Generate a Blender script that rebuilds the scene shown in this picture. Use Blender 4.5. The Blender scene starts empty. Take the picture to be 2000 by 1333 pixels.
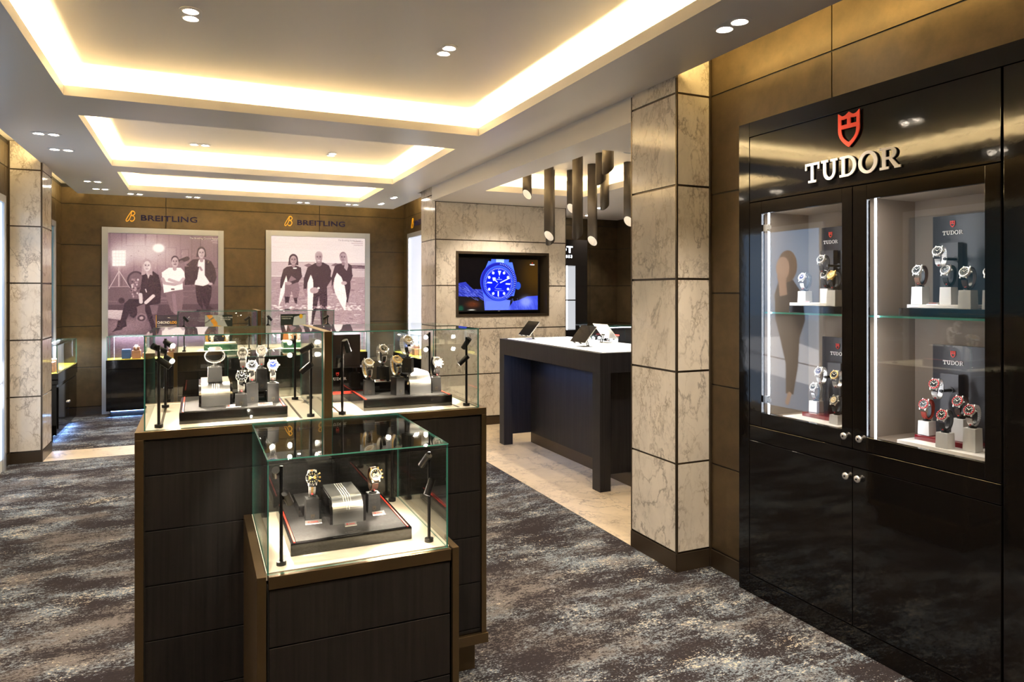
import bpy, bmesh, math, random
import numpy as np
from mathutils import Vector, Matrix
random.seed(7); RNG = np.random.RandomState(7)
PI = math.pi
S = bpy.context.scene
COL = S.collection

# ------------------------------------------------------------------ camera, world, exposure
cam_d = bpy.data.cameras.new('camera'); cam = bpy.data.objects.new('camera', cam_d); COL.objects.link(cam)
cam_d.sensor_fit = 'HORIZONTAL'; cam_d.sensor_width = 36.0
cam_d.lens = 1365.0 / 2000.0 * 36.0
cam_d.shift_y = -93.5 / 2000.0
cam_d.clip_start = 0.05
cam.location = (0, 0, 1.5)
cam.rotation_euler = (PI / 2, 0, -math.atan(614.0 / 1365.0))
S.camera = cam
w = bpy.data.worlds.new('world'); S.world = w; w.use_nodes = True
w.node_tree.nodes['Background'].inputs[0].default_value = (1.0, 0.93, 0.85, 1)
w.node_tree.nodes['Background'].inputs[1].default_value = 0.05
S.view_settings.view_transform = 'Standard'; S.view_settings.look = 'None'
S.view_settings.gamma = 1; S.view_settings.use_curve_mapping = False
S.view_settings.exposure = 1.5
S.cycles.max_bounces = 10; S.cycles.diffuse_bounces = 5; S.cycles.glossy_bounces = 6
S.cycles.transparent_max_bounces = 48; S.cycles.transmission_bounces = 8
S.cycles.sample_clamp_indirect = 4.0; S.cycles.sample_clamp_direct = 0.0
S.cycles.caustics_reflective = False; S.cycles.caustics_refractive = False

WARM = (1.0, 0.76, 0.39); LAMP = (1.0, 0.85, 0.68); COOL = (0.80, 0.88, 1.0)

def area(name, loc, size, rot, power, color):
    l = bpy.data.lights.new(name, 'AREA'); l.shape = 'RECTANGLE'; l.size = size[0]; l.size_y = size[1]
    l.energy = power; l.color = color
    o = bpy.data.objects.new(name, l); COL.objects.link(o); o.location = loc; o.rotation_euler = rot
    return o
def spot(name, loc, target, power, angle, blend=0.6, color=LAMP, radius=0.025, parent=None):
    l = bpy.data.lights.new(name, 'SPOT'); l.energy = power; l.color = color
    l.spot_size = math.radians(angle); l.spot_blend = blend; l.shadow_soft_size = radius
    o = bpy.data.objects.new(name, l); COL.objects.link(o); o.location = loc
    d = Vector(target) - Vector(loc)
    o.rotation_euler = d.to_track_quat('-Z', 'Y').to_euler()
    return o

# room constants (metres)
CZ = 2.669; UZ = 2.84; SZ = 2.515
XL = -1.51; XR = 2.573; CL = -1.28; CRN = 2.345; CRF = 2.48; YB = 10.0; YC = 9.54
COVES = [(-0.72, 1.905, -0.6, 4.84), (-0.715, 1.905, 5.352, 7.35), (-0.707, 1.90, 7.70, 9.00)]
SCOVE = (2.60, 3.71, 4.25, 6.43)
LG = 0.15
# cove light strips (lie on the ledges, behind the lips)
for ci, (x0, x1, y0, y1) in enumerate(COVES):
    E = 7.0
    z = CZ + 0.034
    cx, cy = (x0 + x1) / 2, (y0 + y1) / 2
    lx, ly = x1 - x0 + 0.1, y1 - y0 + 0.1
    t = math.radians(150)
    area('cove_light', (cx, y1 + 0.036, z), (lx, 0.018), (PI * 0.96, 0, 0), E * lx, WARM)
    area('cove_light', (cx, y0 - 0.036, z), (lx, 0.018), (-PI * 0.96, 0, 0), E * lx, WARM)
    area('cove_light', (x0 - 0.036, cy, z), (0.018, ly), (PI, -0.12, 0), E * ly, WARM)
    area('cove_light', (x1 + 0.036, cy, z), (0.018, ly), (PI, 0.12, 0), E * ly, WARM)
x0, x1, y0, y1 = SCOVE
for loc, sz in [(((x0 + x1) / 2, y1 + 0.036, SZ + 0.034), (x1 - x0, 0.018)), ((x1 + 0.036, (y0 + y1) / 2, SZ + 0.034), (0.018, y1 - y0)), ((x0 - 0.036, (y0 + y1) / 2, SZ + 0.034), (0.018, y1 - y0))]:
    area('cove_light', loc, sz, (PI, 0, 0), 3.2 * max(sz), WARM)
# wall-slot strips
area('slot_light', (CRN - 0.03, 1.3, CZ + 0.06), (0.05, 3.4), (0, -PI / 2 - 0.35, 0), 5.5, (1.0, 0.70, 0.26))
area('slot_light', (CL + 0.03, 5.0, CZ + 0.06), (0.05, 4.6), (0, PI / 2 + 0.35, 0), 9, (1.0, 0.74, 0.34))
area('slot_light', (CL + 0.03, 8.9, CZ + 0.06), (0.05, 2.0), (0, PI / 2 + 0.35, 0), 3, (1.0, 0.74, 0.34))
area('slot_light', (0.6, YC - 0.03, CZ + 0.06), (3.6, 0.05), (PI / 2 + 0.35, 0, 0), 3, (1.0, 0.72, 0.30))
area('slot_light', (CRF - 0.03, 8.8, CZ + 0.06), (0.05, 1.4), (0, -PI / 2 - 0.35, 0), 3, (1.0, 0.72, 0.30))

# ------------------------------------------------------------------ materials
MATS = {}
def nodes_of(m):
    m.use_nodes = True; return m.node_tree.nodes, m.node_tree.links
def mat(name, color, rough=0.5, metal=0.0, emit=None, estr=0.0, coat=0.0, spec=0.5):
    if name in MATS: return MATS[name]
    m = bpy.data.materials.new(name); n, l = nodes_of(m); b = n['Principled BSDF']
    b.inputs['Base Color'].default_value = (*color, 1); b.inputs['Roughness'].default_value = rough
    b.inputs['Metallic'].default_value = metal; b.inputs['Coat Weight'].default_value = coat
    b.inputs['Coat Roughness'].default_value = 0.04; b.inputs['Specular IOR Level'].default_value = spec
    if emit:
        b.inputs['Emission Color'].default_value = (*emit, 1); b.inputs['Emission Strength'].default_value = estr
    MATS[name] = m; return m
def coords(n, l, scale=(1, 1, 1)):
    tc = n.new('ShaderNodeNewGeometry'); mp = n.new('ShaderNodeMapping'); mp.inputs['Scale'].default_value = scale
    l.new(tc.outputs['Position'], mp.inputs['Vector']); return mp.outputs['Vector']
def noise(n, l, vec, scale, detail=4, rough=0.6, dist=0.0):
    t = n.new('ShaderNodeTexNoise'); t.inputs['Scale'].default_value = scale; t.inputs['Detail'].default_value = detail
    t.inputs['Roughness'].default_value = rough; t.inputs['Distortion'].default_value = dist
    l.new(vec, t.inputs['Vector']); return t
def ramp(n, l, fac, stops, interp='LINEAR'):
    r = n.new('ShaderNodeValToRGB'); r.color_ramp.interpolation = interp
    e = r.color_ramp.elements
    while len(e) > 1: e.remove(e[-1])
    e[0].position = stops[0][0]; e[0].color = (*stops[0][1], 1)
    for p, c in stops[1:]:
        q = e.new(p); q.color = (*c, 1)
    l.new(fac, r.inputs['Fac']); return r.outputs['Color']
def mixc(n, l, fac, a, b, mode='MIX'):
    m = n.new('ShaderNodeMix'); m.data_type = 'RGBA'; m.blend_type = mode
    if isinstance(fac, float): m.inputs[0].default_value = fac
    else: l.new(fac, m.inputs[0])
    for s, i in ((a, 6), (b, 7)):
        if isinstance(s, tuple): m.inputs[i].default_value = (*s, 1)
        else: l.new(s, m.inputs[i])
    return m.outputs[2]
def mathn(n, l, op, a, b=None, clamp=False):
    m = n.new('ShaderNodeMath'); m.operation = op; m.use_clamp = clamp
    for s, i in ((a, 0), (b, 1)):
        if s is None: continue
        if isinstance(s, (int, float)): m.inputs[i].default_value = s
        else: l.new(s, m.inputs[i])
    return m.outputs[0]
def bump(n, l, h, strength, dist=0.01):
    b = n.new('ShaderNodeBump'); b.inputs['Strength'].default_value = strength; b.inputs['Distance'].default_value = dist
    l.new(h, b.inputs['Height']); return b.outputs['Normal']

def marble_mat(name, base, vein, vein2, vscale, rough=0.12, stretch=(1, 1, 0.6), amount=1.0, seed=0.0, web=1.0):
    m = bpy.data.materials.new(name); n, l = nodes_of(m); b = n['Principled BSDF']
    v = coords(n, l, stretch)
    ad = n.new('ShaderNodeVectorMath'); ad.operation = 'ADD'; ad.inputs[1].default_value = (seed, seed * 1.7, seed * 0.6); l.new(v, ad.inputs[0]); v = ad.outputs[0]
    def ridge(scale, width, dist, detail=4, rg=0.55):
        t = noise(n, l, v, scale, detail, rg, dist)
        d = mathn(n, l, 'ABSOLUTE', mathn(n, l, 'SUBTRACT', t.outputs['Fac'], 0.5))
        k = mathn(n, l, 'SUBTRACT', 1.0, mathn(n, l, 'DIVIDE', d, width), clamp=True)
        return mathn(n, l, 'POWER', k, 1.6)
    bk = mathn(n, l, 'MULTIPLY', mathn(n, l, 'SUBTRACT', noise(n, l, v, vscale * .8, 3).outputs['Fac'], .36), 4.5, clamp=True)
    bk2 = mathn(n, l, 'MULTIPLY', mathn(n, l, 'SUBTRACT', noise(n, l, v, vscale * 1.3, 3, .6, .5).outputs['Fac'], .47), 7, clamp=True)
    r1 = mathn(n, l, 'MULTIPLY', ridge(vscale, .022, 0.3, 6, .6), bk)
    r2 = mathn(n, l, 'MULTIPLY', ridge(vscale * 2.1, .026, 0.4, 6, .62), bk2)
    r3 = mathn(n, l, 'MULTIPLY', ridge(vscale * 4.2, .035, 0.3, 4), mathn(n, l, 'MULTIPLY', bk2, .45))
    cloud = ramp(n, l, noise(n, l, v, vscale * .9, 5, 0.6, 0.8).outputs['Fac'], [(0.32, tuple(c * 0.82 for c in base)), (0.6, base)])
    vc = ramp(n, l, noise(n, l, v, vscale * 0.8, 2).outputs['Fac'], [(0.42, vein), (0.58, vein2)])
    c = mixc(n, l, mathn(n, l, 'MULTIPLY', r1, 0.75 * amount), cloud, vc)
    c = mixc(n, l, mathn(n, l, 'MULTIPLY', r2, 0.65 * amount), c, vc)
    c = mixc(n, l, mathn(n, l, 'MULTIPLY', r3, 0.6 * amount), c, vc)
    d1 = noise(n, l, v, vscale * 1.1, 6, 0.68); sc1 = n.new('ShaderNodeVectorMath'); sc1.operation = 'SCALE'; sc1.inputs['Scale'].default_value = 0.34; l.new(d1.outputs['Color'], sc1.inputs[0])
    av = n.new('ShaderNodeVectorMath'); l.new(v, av.inputs[0]); l.new(sc1.outputs[0], av.inputs[1])
    vo = n.new('ShaderNodeTexVoronoi'); vo.feature = 'DISTANCE_TO_EDGE'; vo.inputs['Scale'].default_value = vscale * 1.9; l.new(av.outputs[0], vo.inputs['Vector'])
    wv = mathn(n, l, 'SUBTRACT', 1.0, mathn(n, l, 'DIVIDE', vo.outputs['Distance'], .05), clamp=True)
    c = mixc(n, l, mathn(n, l, 'MULTIPLY', mathn(n, l, 'MULTIPLY', wv, mathn(n, l, 'ADD', mathn(n, l, 'MULTIPLY', bk2, .6), .25, clamp=True)), 0.62 * web), c, vc)
    l.new(c, b.inputs['Base Color']); b.inputs['Roughness'].default_value = rough
    b.inputs['Specular IOR Level'].default_value = 0.5
    return m
M_MARBLE = marble_mat('marble_wall', (0.84, 0.77, 0.67), (0.27, 0.19, 0.11), (0.26, 0.22, 0.18), 3.6)
M_MFLOOR = marble_mat('marble_floor', (0.62, 0.51, 0.36), (0.16, 0.12, 0.085), (0.20, 0.17, 0.14), 2.2, 0.32, (1, 1, 1), 1.15, 3.0, 0.45)

def bronze_wall():
    m = bpy.data.materials.new('bronze_panel'); n, l = nodes_of(m); b = n['Principled BSDF']
    v = coords(n, l)
    n1 = noise(n, l, v, 1.6, 6, 0.62, 0.6); n2 = noise(n, l, v, 9, 5, 0.7)
    c = ramp(n, l, n1.outputs['Fac'], [(0.3, (0.050, 0.036, 0.018)), (0.52, (0.092, 0.064, 0.032)), (0.72, (0.15, 0.105, 0.052))])
    c = mixc(n, l, 0.35, c, ramp(n, l, n2.outputs['Fac'], [(0.35, (0.048, 0.036, 0.020)), (0.65, (0.13, 0.092, 0.05))]))
    l.new(c, b.inputs['Base Color']); b.inputs['Metallic'].default_value = 0.55
    r = ramp(n, l, n2.outputs['Fac'], [(0.3, (0.36,) * 3), (0.7, (0.52,) * 3)]); l.new(r, b.inputs['Roughness'])
    l.new(bump(n, l, n2.outputs['Fac'], 0.06), b.inputs['Normal'])
    return m
M_BRONZE = bronze_wall()
M_BRASS = mat('bronze_trim', (0.135, 0.090, 0.044), 0.36, 0.85)
M_TRIM = mat('dark_bronze_trim', (0.075, 0.055, 0.035), 0.35, 0.6)
M_GROOVE = mat('groove_black', (0.012, 0.01, 0.008), 0.6)
M_CEIL = mat('ceiling_paint', (0.83, 0.79, 0.74), 0.36, spec=0.4)
M_CEILW = mat('cove_paint', (0.80, 0.74, 0.62), 0.6)
M_BLACK = mat('black_metal', (0.014, 0.013, 0.013), 0.34, 0.3)
M_BGLOSS = mat('black_gloss', (0.010, 0.009, 0.009), 0.06, coat=0.5)
M_LEATHER = mat('tray_leather', (0.022, 0.0205, 0.020), 0.75, spec=0.25)
M_GREY = mat('stand_graphite', (0.015, 0.0145, 0.0143), 0.6, 0.0, spec=0.3)
M_SILVERB = mat('stand_silver', (0.70, 0.69, 0.67), 0.42, 0.35)
M_STEEL = mat('steel', (0.90, 0.88, 0.85), 0.33, 0.82)
M_BRUSH = mat('brushed_aluminium', (0.78, 0.78, 0.78), 0.30, 1.0)
M_GOLD = mat('gold', (0.94, 0.64, 0.24), 0.28, 0.85)
M_RED = mat('red', (0.85, 0.05, 0.03), 0.4)
M_REDACR = mat('red_acrylic', (0.16, 0.006, 0.012), 0.08, coat=0.6)
M_CREAM = mat('cream_deck', (0.74, 0.66, 0.52), 0.55)
M_WHITE = mat('white', (0.82, 0.80, 0.77), 0.45)
M_INT = mat('taupe_interior', (0.25, 0.20, 0.155), 0.7)
M_NAVY = mat('navy_letters', (0.014, 0.012, 0.055), 0.7, spec=0.15)
M_YEL = mat('yellow_logo', (0.95, 0.50, 0.03), 0.4)
M_YDECK = mat('yellow_deck', (0.80, 0.60, 0.03), 0.6)
M_LED = mat('led_white', (1, 1, 1), 0.5, emit=(0.86, 0.90, 1.0), estr=6)
M_LEDB = mat('led_blue', (0.5, 0.7, 1), 0.5, emit=(0.28, 0.52, 1.0), estr=5)
M_LENS = mat('lamp_lens', (1, 1, 1), 0.5, emit=(1.0, 0.86, 0.68), estr=40)
M_SLENS = mat('spot_lens', (1, 1, 1), 0.5, emit=(1.0, 0.86, 0.70), estr=60)
M_FRAME = mat('poster_frame_aluminium', (0.47, 0.49, 0.52), 0.42, 0.6)
M_SCREENTOP = mat('white_glass_top', (0.86, 0.84, 0.78), 0.12)
M_TEDGE = mat('glass_edge_green_glow', (0.07, 0.26, 0.21), 0.10, coat=0.5, emit=(0.08, 0.34, 0.27), estr=0.02)  # faint green emission stands in for light caught in the glass edges

def wood_dark(name, c0, c1):
    m = bpy.data.materials.new(name); n, l = nodes_of(m); b = n['Principled BSDF']
    v = coords(n, l, (60, 60, 1.6)); t = noise(n, l, v, 1.2, 5, 0.6, 0.3)
    l.new(ramp(n, l, t.outputs['Fac'], [(0.3, c0), (0.7, c1)]), b.inputs['Base Color'])
    b.inputs['Roughness'].default_value = 0.5; b.inputs['Specular IOR Level'].default_value = 0.25; l.new(bump(n, l, t.outputs['Fac'], 0.25, 0.002), b.inputs['Normal'])
    return m
M_WENGE = wood_dark('dark_wenge', (0.007, 0.006, 0.0058), (0.0165, 0.0138, 0.0128))
M_DESK = wood_dark('charcoal_oak', (0.013, 0.013, 0.017), (0.028, 0.027, 0.032))

def lacquer():
    m = bpy.data.materials.new('black_lacquer'); n, l = nodes_of(m); b = n['Principled BSDF']
    b.inputs['Base Color'].default_value = (0.0045, 0.004, 0.0038, 1); b.inputs['Roughness'].default_value = 0.05
    b.inputs['Specular IOR Level'].default_value = 0.42
    t = noise(n, l, coords(n, l), 38, 2, 0.5)
    l.new(bump(n, l, t.outputs['Fac'], 0.012, 0.006), b.inputs['Normal'])
    return m
M_LACQ = lacquer()

def glass_mat(name, tint, boost=1.0):
    m = bpy.data.materials.new(name); n, l = nodes_of(m); n.remove(n['Principled BSDF']); out = n['Material Output']
    tr = n.new('ShaderNodeBsdfTransparent'); tr.inputs[0].default_value = (*tint, 1)
    gl = n.new('ShaderNodeBsdfGlossy'); gl.inputs['Roughness'].default_value = 0.0; gl.inputs[0].default_value = (1, 1, 1, 1)
    g = n.new('ShaderNodeNewGeometry'); dp = n.new('ShaderNodeVectorMath'); dp.operation = 'DOT_PRODUCT'
    l.new(g.outputs['Normal'], dp.inputs[0]); l.new(g.outputs['Incoming'], dp.inputs[1])
    c = mathn(n, l, 'ABSOLUTE', dp.outputs['Value']); o = mathn(n, l, 'SUBTRACT', 1.0, c)
    p = mathn(n, l, 'POWER', o, 5.0)
    f2 = mathn(n, l, 'ADD', mathn(n, l, 'MULTIPLY', p, 0.92), 0.042 * boost, clamp=True)
    mx = n.new('ShaderNodeMixShader'); l.new(f2, mx.inputs[0]); l.new(tr.outputs[0], mx.inputs[1]); l.new(gl.outputs[0], mx.inputs[2])
    l.new(mx.outputs[0], out.inputs[0]); return m
M_GLASS = glass_mat('case_glass', (0.975, 0.99, 0.985))
M_GLASSC = glass_mat('cabinet_glass', (0.96, 0.97, 0.97), 1.6)

def carpet():
    m = bpy.data.materials.new('distressed_carpet'); n, l = nodes_of(m); b = n['Principled BSDF']
    v = coords(n, l, (0.75, 1.55, 1)); vf = coords(n, l, (0.6, 1.0, 1))
    big = noise(n, l, v, 1.5, 9, 0.72, 0.0); mid = noise(n, l, v, 3.6, 10, 0.80, 0.0); tone = noise(n, l, v, 2.4, 8, 0.72, 0.0)
    fine = noise(n, l, vf, 70, 3, 0.8); fine2 = noise(n, l, vf, 170, 2, 0.7)
    f = mathn(n, l, 'ADD', mathn(n, l, 'MULTIPLY', fine.outputs['Fac'], 0.55), mathn(n, l, 'MULTIPLY', fine2.outputs['Fac'], 0.45))
    def mk(src, wsrc, wf, c0, sharp):
        a = mathn(n, l, 'ADD', mathn(n, l, 'MULTIPLY', src, wsrc), mathn(n, l, 'MULTIPLY', f, wf))
        return mathn(n, l, 'MULTIPLY', mathn(n, l, 'SUBTRACT', a, c0 * (wsrc + wf)), sharp, clamp=True)
    dark = ramp(n, l, mk(tone.outputs['Fac'], 1, 1.2, .50, 7), [(0, (0.020, 0.016, 0.018)), (1, (0.070, 0.060, 0.057))])
    grey = ramp(n, l, mk(big.outputs['Fac'], 1, .6, .465, 8), [(0, (0.110, 0.100, 0.096)), (1, (0.135, 0.170, 0.208))])
    a4 = mathn(n, l, 'ADD', mid.outputs['Fac'], mathn(n, l, 'MULTIPLY', tone.outputs['Fac'], .6))
    c = mixc(n, l, mk(a4, 1, 1.0, .645, 14), dark, grey)
    a3 = mathn(n, l, 'ADD', mid.outputs['Fac'], mathn(n, l, 'MULTIPLY', big.outputs['Fac'], .7))
    c2 = mixc(n, l, mk(a3, 1, 1.5, .702, 14), c, (0.47, 0.40, 0.29))
    l.new(c2, b.inputs['Base Color']); b.inputs['Roughness'].default_value = 0.95; b.inputs['Specular IOR Level'].default_value = 0.1
    l.new(bump(n, l, fine.outputs['Fac'], 0.4, 0.004), b.inputs['Normal'])
    return m
M_CARPET = carpet()

def picture_mat(name, estr, rough=0.25):
    m = bpy.data.materials.new(name); n, l = nodes_of(m); b = n['Principled BSDF']
    a = n.new('ShaderNodeVertexColor'); a.layer_name = 'Col'
    dk = mixc(n, l, 1.0, a.outputs['Color'], (0.35, 0.35, 0.35), 'MULTIPLY')
    l.new(dk, b.inputs['Base Color']); l.new(a.outputs['Color'], b.inputs['Emission Color'])
    b.inputs['Emission Strength'].default_value = estr; b.inputs['Roughness'].default_value = rough
    return m
M_PIC = picture_mat('backlit_print', 0.33); M_TV = picture_mat('tv_picture', 0.42, 0.1); M_CARD = picture_mat('glowing_card_print', 0.25, 0.4)  # card print emits, standing in for light from the case spots

# ------------------------------------------------------------------ mesh helpers
class MB:
    def __init__(self): self.v = []; self.f = []; self.mi = []; self.sm = []; self.k = 0
    def add(self, vs, fs, mi=0, smooth=False, M=None):
        o = len(self.v)
        for p in vs:
            p = Vector(p); p = M @ p if M else p; self.v.append(tuple(p))
        for f in fs: self.f.append([i + o for i in f]); self.mi.append(mi); self.sm.append(smooth)
        return self
    def box(self, x0, x1, y0, y1, z0, z1, mi=0, M=None, side_mi=None):
        if x0 > x1: x0, x1 = x1, x0
        if y0 > y1: y0, y1 = y1, y0
        if z0 > z1: z0, z1 = z1, z0
        vs = [(x0, y0, z0), (x1, y0, z0), (x1, y1, z0), (x0, y1, z0), (x0, y0, z1), (x1, y0, z1), (x1, y1, z1), (x0, y1, z1)]
        fs = [(0, 3, 2, 1), (4, 5, 6, 7), (0, 1, 5, 4), (1, 2, 6, 5), (2, 3, 7, 6), (3, 0, 4, 7)]
        if side_mi is None: return self.add(vs, fs, mi, M=M)
        d = (x1 - x0, y1 - y0, z1 - z0); ax = d.index(min(d))
        main = {2: (0, 1), 1: (2, 4), 0: (3, 5)}[ax]
        for i, f in enumerate(fs): self.add([vs[k] for k in f], [(0, 1, 2, 3)], mi if i in main else side_mi, M=M)
        return self
    def cyl(self, p0, p1, r0, r1=None, n=20, mi=0, caps=True, M=None):
        r1 = r0 if r1 is None else r1
        p0 = Vector(p0); p1 = Vector(p1); d = (p1 - p0).normalized()
        a = d.orthogonal().normalized(); b = d.cross(a)
        vs = []; 
        for p, r in ((p0, r0), (p1, r1)):
            for i in range(n):
                t = 2 * PI * i / n; vs.append(tuple(p + a * (r * math.cos(t)) + b * (r * math.sin(t))))
        self.add(vs, [(i, (i + 1) % n, n + (i + 1) % n, n + i) for i in range(n)], mi, True, M)
        if caps:
            self.add(vs[:n], [tuple(reversed(range(n)))], mi, False, M); self.add(vs[n:], [tuple(range(n))], mi, False, M)
        return self
    def lathe(self, prof, n=32, mi=0, M=None, smooth=True):   # profile (r, h) turned about -Y: h goes to -Y
        vs = []
        for r, h in prof:
            for i in range(n):
                t = 2 * PI * i / n; vs.append((r * math.cos(t), -h, r * math.sin(t)))
        fs = []
        for k in range(len(prof) - 1):
            for i in range(n):
                j = (i + 1) % n; fs.append((k * n + i, k * n + j, (k + 1) * n + j, (k + 1) * n + i))
        return self.add(vs, fs, mi, smooth, M)
    def prism(self, pts, t0, t1, mi=0, M=None):   # pts in (a, b) plane, thickness along third: local coords (a, b, t)
        n = len(pts); self.k += 1; t1 += (t1 - t0) * .012 * (self.k % 9)
        vs = [(a, b, t0) for a, b in pts] + [(a, b, t1) for a, b in pts]
        fs = [tuple(reversed(range(n))), tuple(range(n, 2 * n))] + [(i, (i + 1) % n, n + (i + 1) % n, n + i) for i in range(n)]
        return self.add(vs, fs, mi, False, M)
    def strip(self, outer, inner, t0, t1, mi=0, M=None, closed=True):   # ring between two loops, extruded
        n = len(outer); rng = range(n if closed else n - 1); self.k += 1; t1 += (t1 - t0) * .012 * (self.k % 9) if closed or n < 60 and abs(t1 - t0) < 1.5 and M is not None and t0 == 0 else 0
        for i in rng:
            j = (i + 1) % n
            a, b, c, d = outer[i], outer[j], inner[j], inner[i]
            vs = [(*a, t0), (*b, t0), (*c, t0), (*d, t0), (*a, t1), (*b, t1), (*c, t1), (*d, t1)]
            self.add(vs, [(4, 5, 6, 7), (3, 2, 1, 0), (0, 1, 5, 4), (2, 3, 7, 6)], mi, False, M)
            if not closed and i == 0: self.add(vs, [(3, 0, 4, 7)], mi, False, M)
            if not closed and i == n - 2: self.add(vs, [(1, 2, 6, 5)], mi, False, M)
        return self
    def build(self, name, mats, parent=None, off=None, bevel=0, label=None, fixn=False):
        if not isinstance(mats, (list, tuple)): mats = [mats]
        L = Vector((0, 0, 0)) if off is None else Vector(off)
        me = bpy.data.meshes.new(name)
        me.from_pydata([tuple(Vector(p) - L) for p in self.v], [], self.f)
        for m in mats: me.materials.append(m)
        me.polygons.foreach_set('material_index', self.mi); me.polygons.foreach_set('use_smooth', self.sm)
        if fixn:
            bm = bmesh.new(); bm.from_mesh(me); bmesh.ops.remove_doubles(bm, verts=bm.verts, dist=1e-6)
            bmesh.ops.recalc_face_normals(bm, faces=bm.faces); bm.to_mesh(me); bm.free()
        me.update()
        o = bpy.data.objects.new(name, me); COL.objects.link(o)
        if parent is not None: o.parent = parent
        elif off is not None: o.location = off
        if bevel:
            bv = o.modifiers.new('bevel', 'BEVEL'); bv.width = bevel; bv.segments = 2; bv.limit_method = 'ANGLE'; bv.angle_limit = math.radians(50)
        if label: o['label'] = label
        return o
def empty(name, loc, label, cat, group=None, rz=0.0):
    o = bpy.data.objects.new(name, None); COL.objects.link(o); o.location = loc; o.rotation_euler = (0, 0, rz)
    o.empty_display_size = 0.05; o['label'] = label; o['category'] = cat
    if group: o['group'] = group
    return o
def tag(o, label, cat, group=None):
    o['label'] = label; o['category'] = cat
    if group: o['group'] = group
    return o
def struct(o): o['kind'] = 'structure'; return o
CH = {}
def copy_tree(o, parent=None):
    c = o.copy(); COL.objects.link(c)
    if parent is not None: c.parent = parent
    for ch in list(o.children): copy_tree(ch, c)
    return c
def part(mb, name, mats, root, **k):
    r = root
    return mb.build(name, mats, root, off=root.matrix_basis.translation if root.parent is None else root.parent.location, **k)

FY = Matrix(((1, 0, 0, 0), (0, 0, -1, 0), (0, 1, 0, 0), (0, 0, 0, 1)))      # local (a,b,t) -> x=a, z=b, faces -Y (t towards viewer = -Y)
FX = Matrix(((0, 0, -1, 0), (-1, 0, 0, 0), (0, 1, 0, 0), (0, 0, 0, 1)))      # a -> -Y, b -> Z, t -> -X  (wall facing -X)
FXP = Matrix(((0, 0, 1, 0), (1, 0, 0, 0), (0, 1, 0, 0), (0, 0, 0, 1)))       # a -> +Y, b -> Z, t -> +X  (wall facing +X)
def fr(F, loc, s=1.0): return Matrix.Translation(loc) @ F @ Matrix.Diagonal((s, s, s, 1))

def text_into(mb, s, M, size=1.0, sx=1.0, depth=0.05, mi=0, bold=0.0, align='LEFT', spacing=1.0):
    cu = bpy.data.curves.new('t', 'FONT'); cu.body = s; cu.size = size; cu.extrude = depth / 2; cu.offset = bold; cu.align_x = align; cu.space_character = spacing
    cu.resolution_u = 3
    ob = bpy.data.objects.new('t', cu); COL.objects.link(ob)
    bpy.context.view_layer.update()
    me = bpy.data.meshes.new_from_object(ob.evaluated_get(bpy.context.evaluated_depsgraph_get()))
    mb.add([(v.co.x * sx, v.co.y, v.co.z) for v in me.vertices], [tuple(p.vertices) for p in me.polygons], mi, False, M)
    bpy.data.objects.remove(ob); bpy.data.curves.remove(cu); bpy.data.meshes.remove(me)
    return mb

def ell(cx, cy, rx, ry, a0=0, a1=2 * PI, n=28, close=False):
    m = n if close else n + 1
    return [(cx + rx * math.cos(a0 + (a1 - a0) * i / n), cy + ry * math.sin(a0 + (a1 - a0) * i / n)) for i in range(m)]
def slab_word(mb, word, M, depth=0.05, mi=0):
    """wide slab-serif capitals, cap height 1; returns the width"""
    x = 0.0
    def bx(a0, a1, b0, b1): mb.prism([(a0, b0), (a1, b0), (a1, b1), (a0, b1)], 0, depth, mi, M)
    for ch in word:
        if ch == 'T':
            bx(x, x + 0.9, 0.87, 1.0); bx(x, x + 0.10, 0.66, 0.88); bx(x + 0.80, x + 0.9, 0.66, 0.88); bx(x + 0.36, x + 0.54, 0.1, 0.9); bx(x + 0.2, x + 0.7, 0, 0.12); x += 1.02
        elif ch == 'U':
            bx(x, x + 0.42, 0.88, 1.0); bx(x + 0.56, x + 0.98, 0.88, 1.0); bx(x + 0.12, x + 0.30, 0.4, 0.9); bx(x + 0.70, x + 0.86, 0.4, 0.9)
            mb.strip(ell(x + 0.49, 0.4, 0.37, 0.42, PI, 2 * PI), ell(x + 0.50, 0.4, 0.20, 0.27, PI, 2 * PI), 0, depth, mi, M, False); x += 1.10
        elif ch == 'D':
            bx(x, x + 0.5, 0.88, 1.0); bx(x, x + 0.5, 0, 0.12); bx(x + 0.12, x + 0.31, 0.1, 0.9)
            mb.strip(ell(x + 0.45, 0.5, 0.50, 0.5, -PI / 2, PI / 2), ell(x + 0.45, 0.5, 0.31, 0.38, -PI / 2, PI / 2), 0, depth, mi, M, False); x += 1.06
        elif ch == 'O':
            mb.strip(ell(x + 0.52, 0.5, 0.52, 0.53, close=True), ell(x + 0.52, 0.5, 0.32, 0.39, close=True), 0, depth, mi, M); x += 1.15
        elif ch == 'R':
            bx(x, x + 0.5, 0.88, 1.0); bx(x, x + 0.46, 0, 0.12); bx(x + 0.12, x + 0.31, 0.1, 0.9)
            mb.strip(ell(x + 0.5, 0.72, 0.34, 0.28, -PI / 2, PI / 2), ell(x + 0.5, 0.72, 0.16, 0.16, -PI / 2, PI / 2), 0, depth, mi, M, False); bx(x + 0.3, x + 0.52, 0.44, 0.56)
            mb.prism([(x + 0.42, 0.5), (x + 0.60, 0.5), (x + 0.96, 0.1), (x + 0.74, 0.06)], 0, depth, mi, M); bx(x + 0.74, x + 1.06, 0, 0.12); x += 1.1
    return x - 0.1
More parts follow.
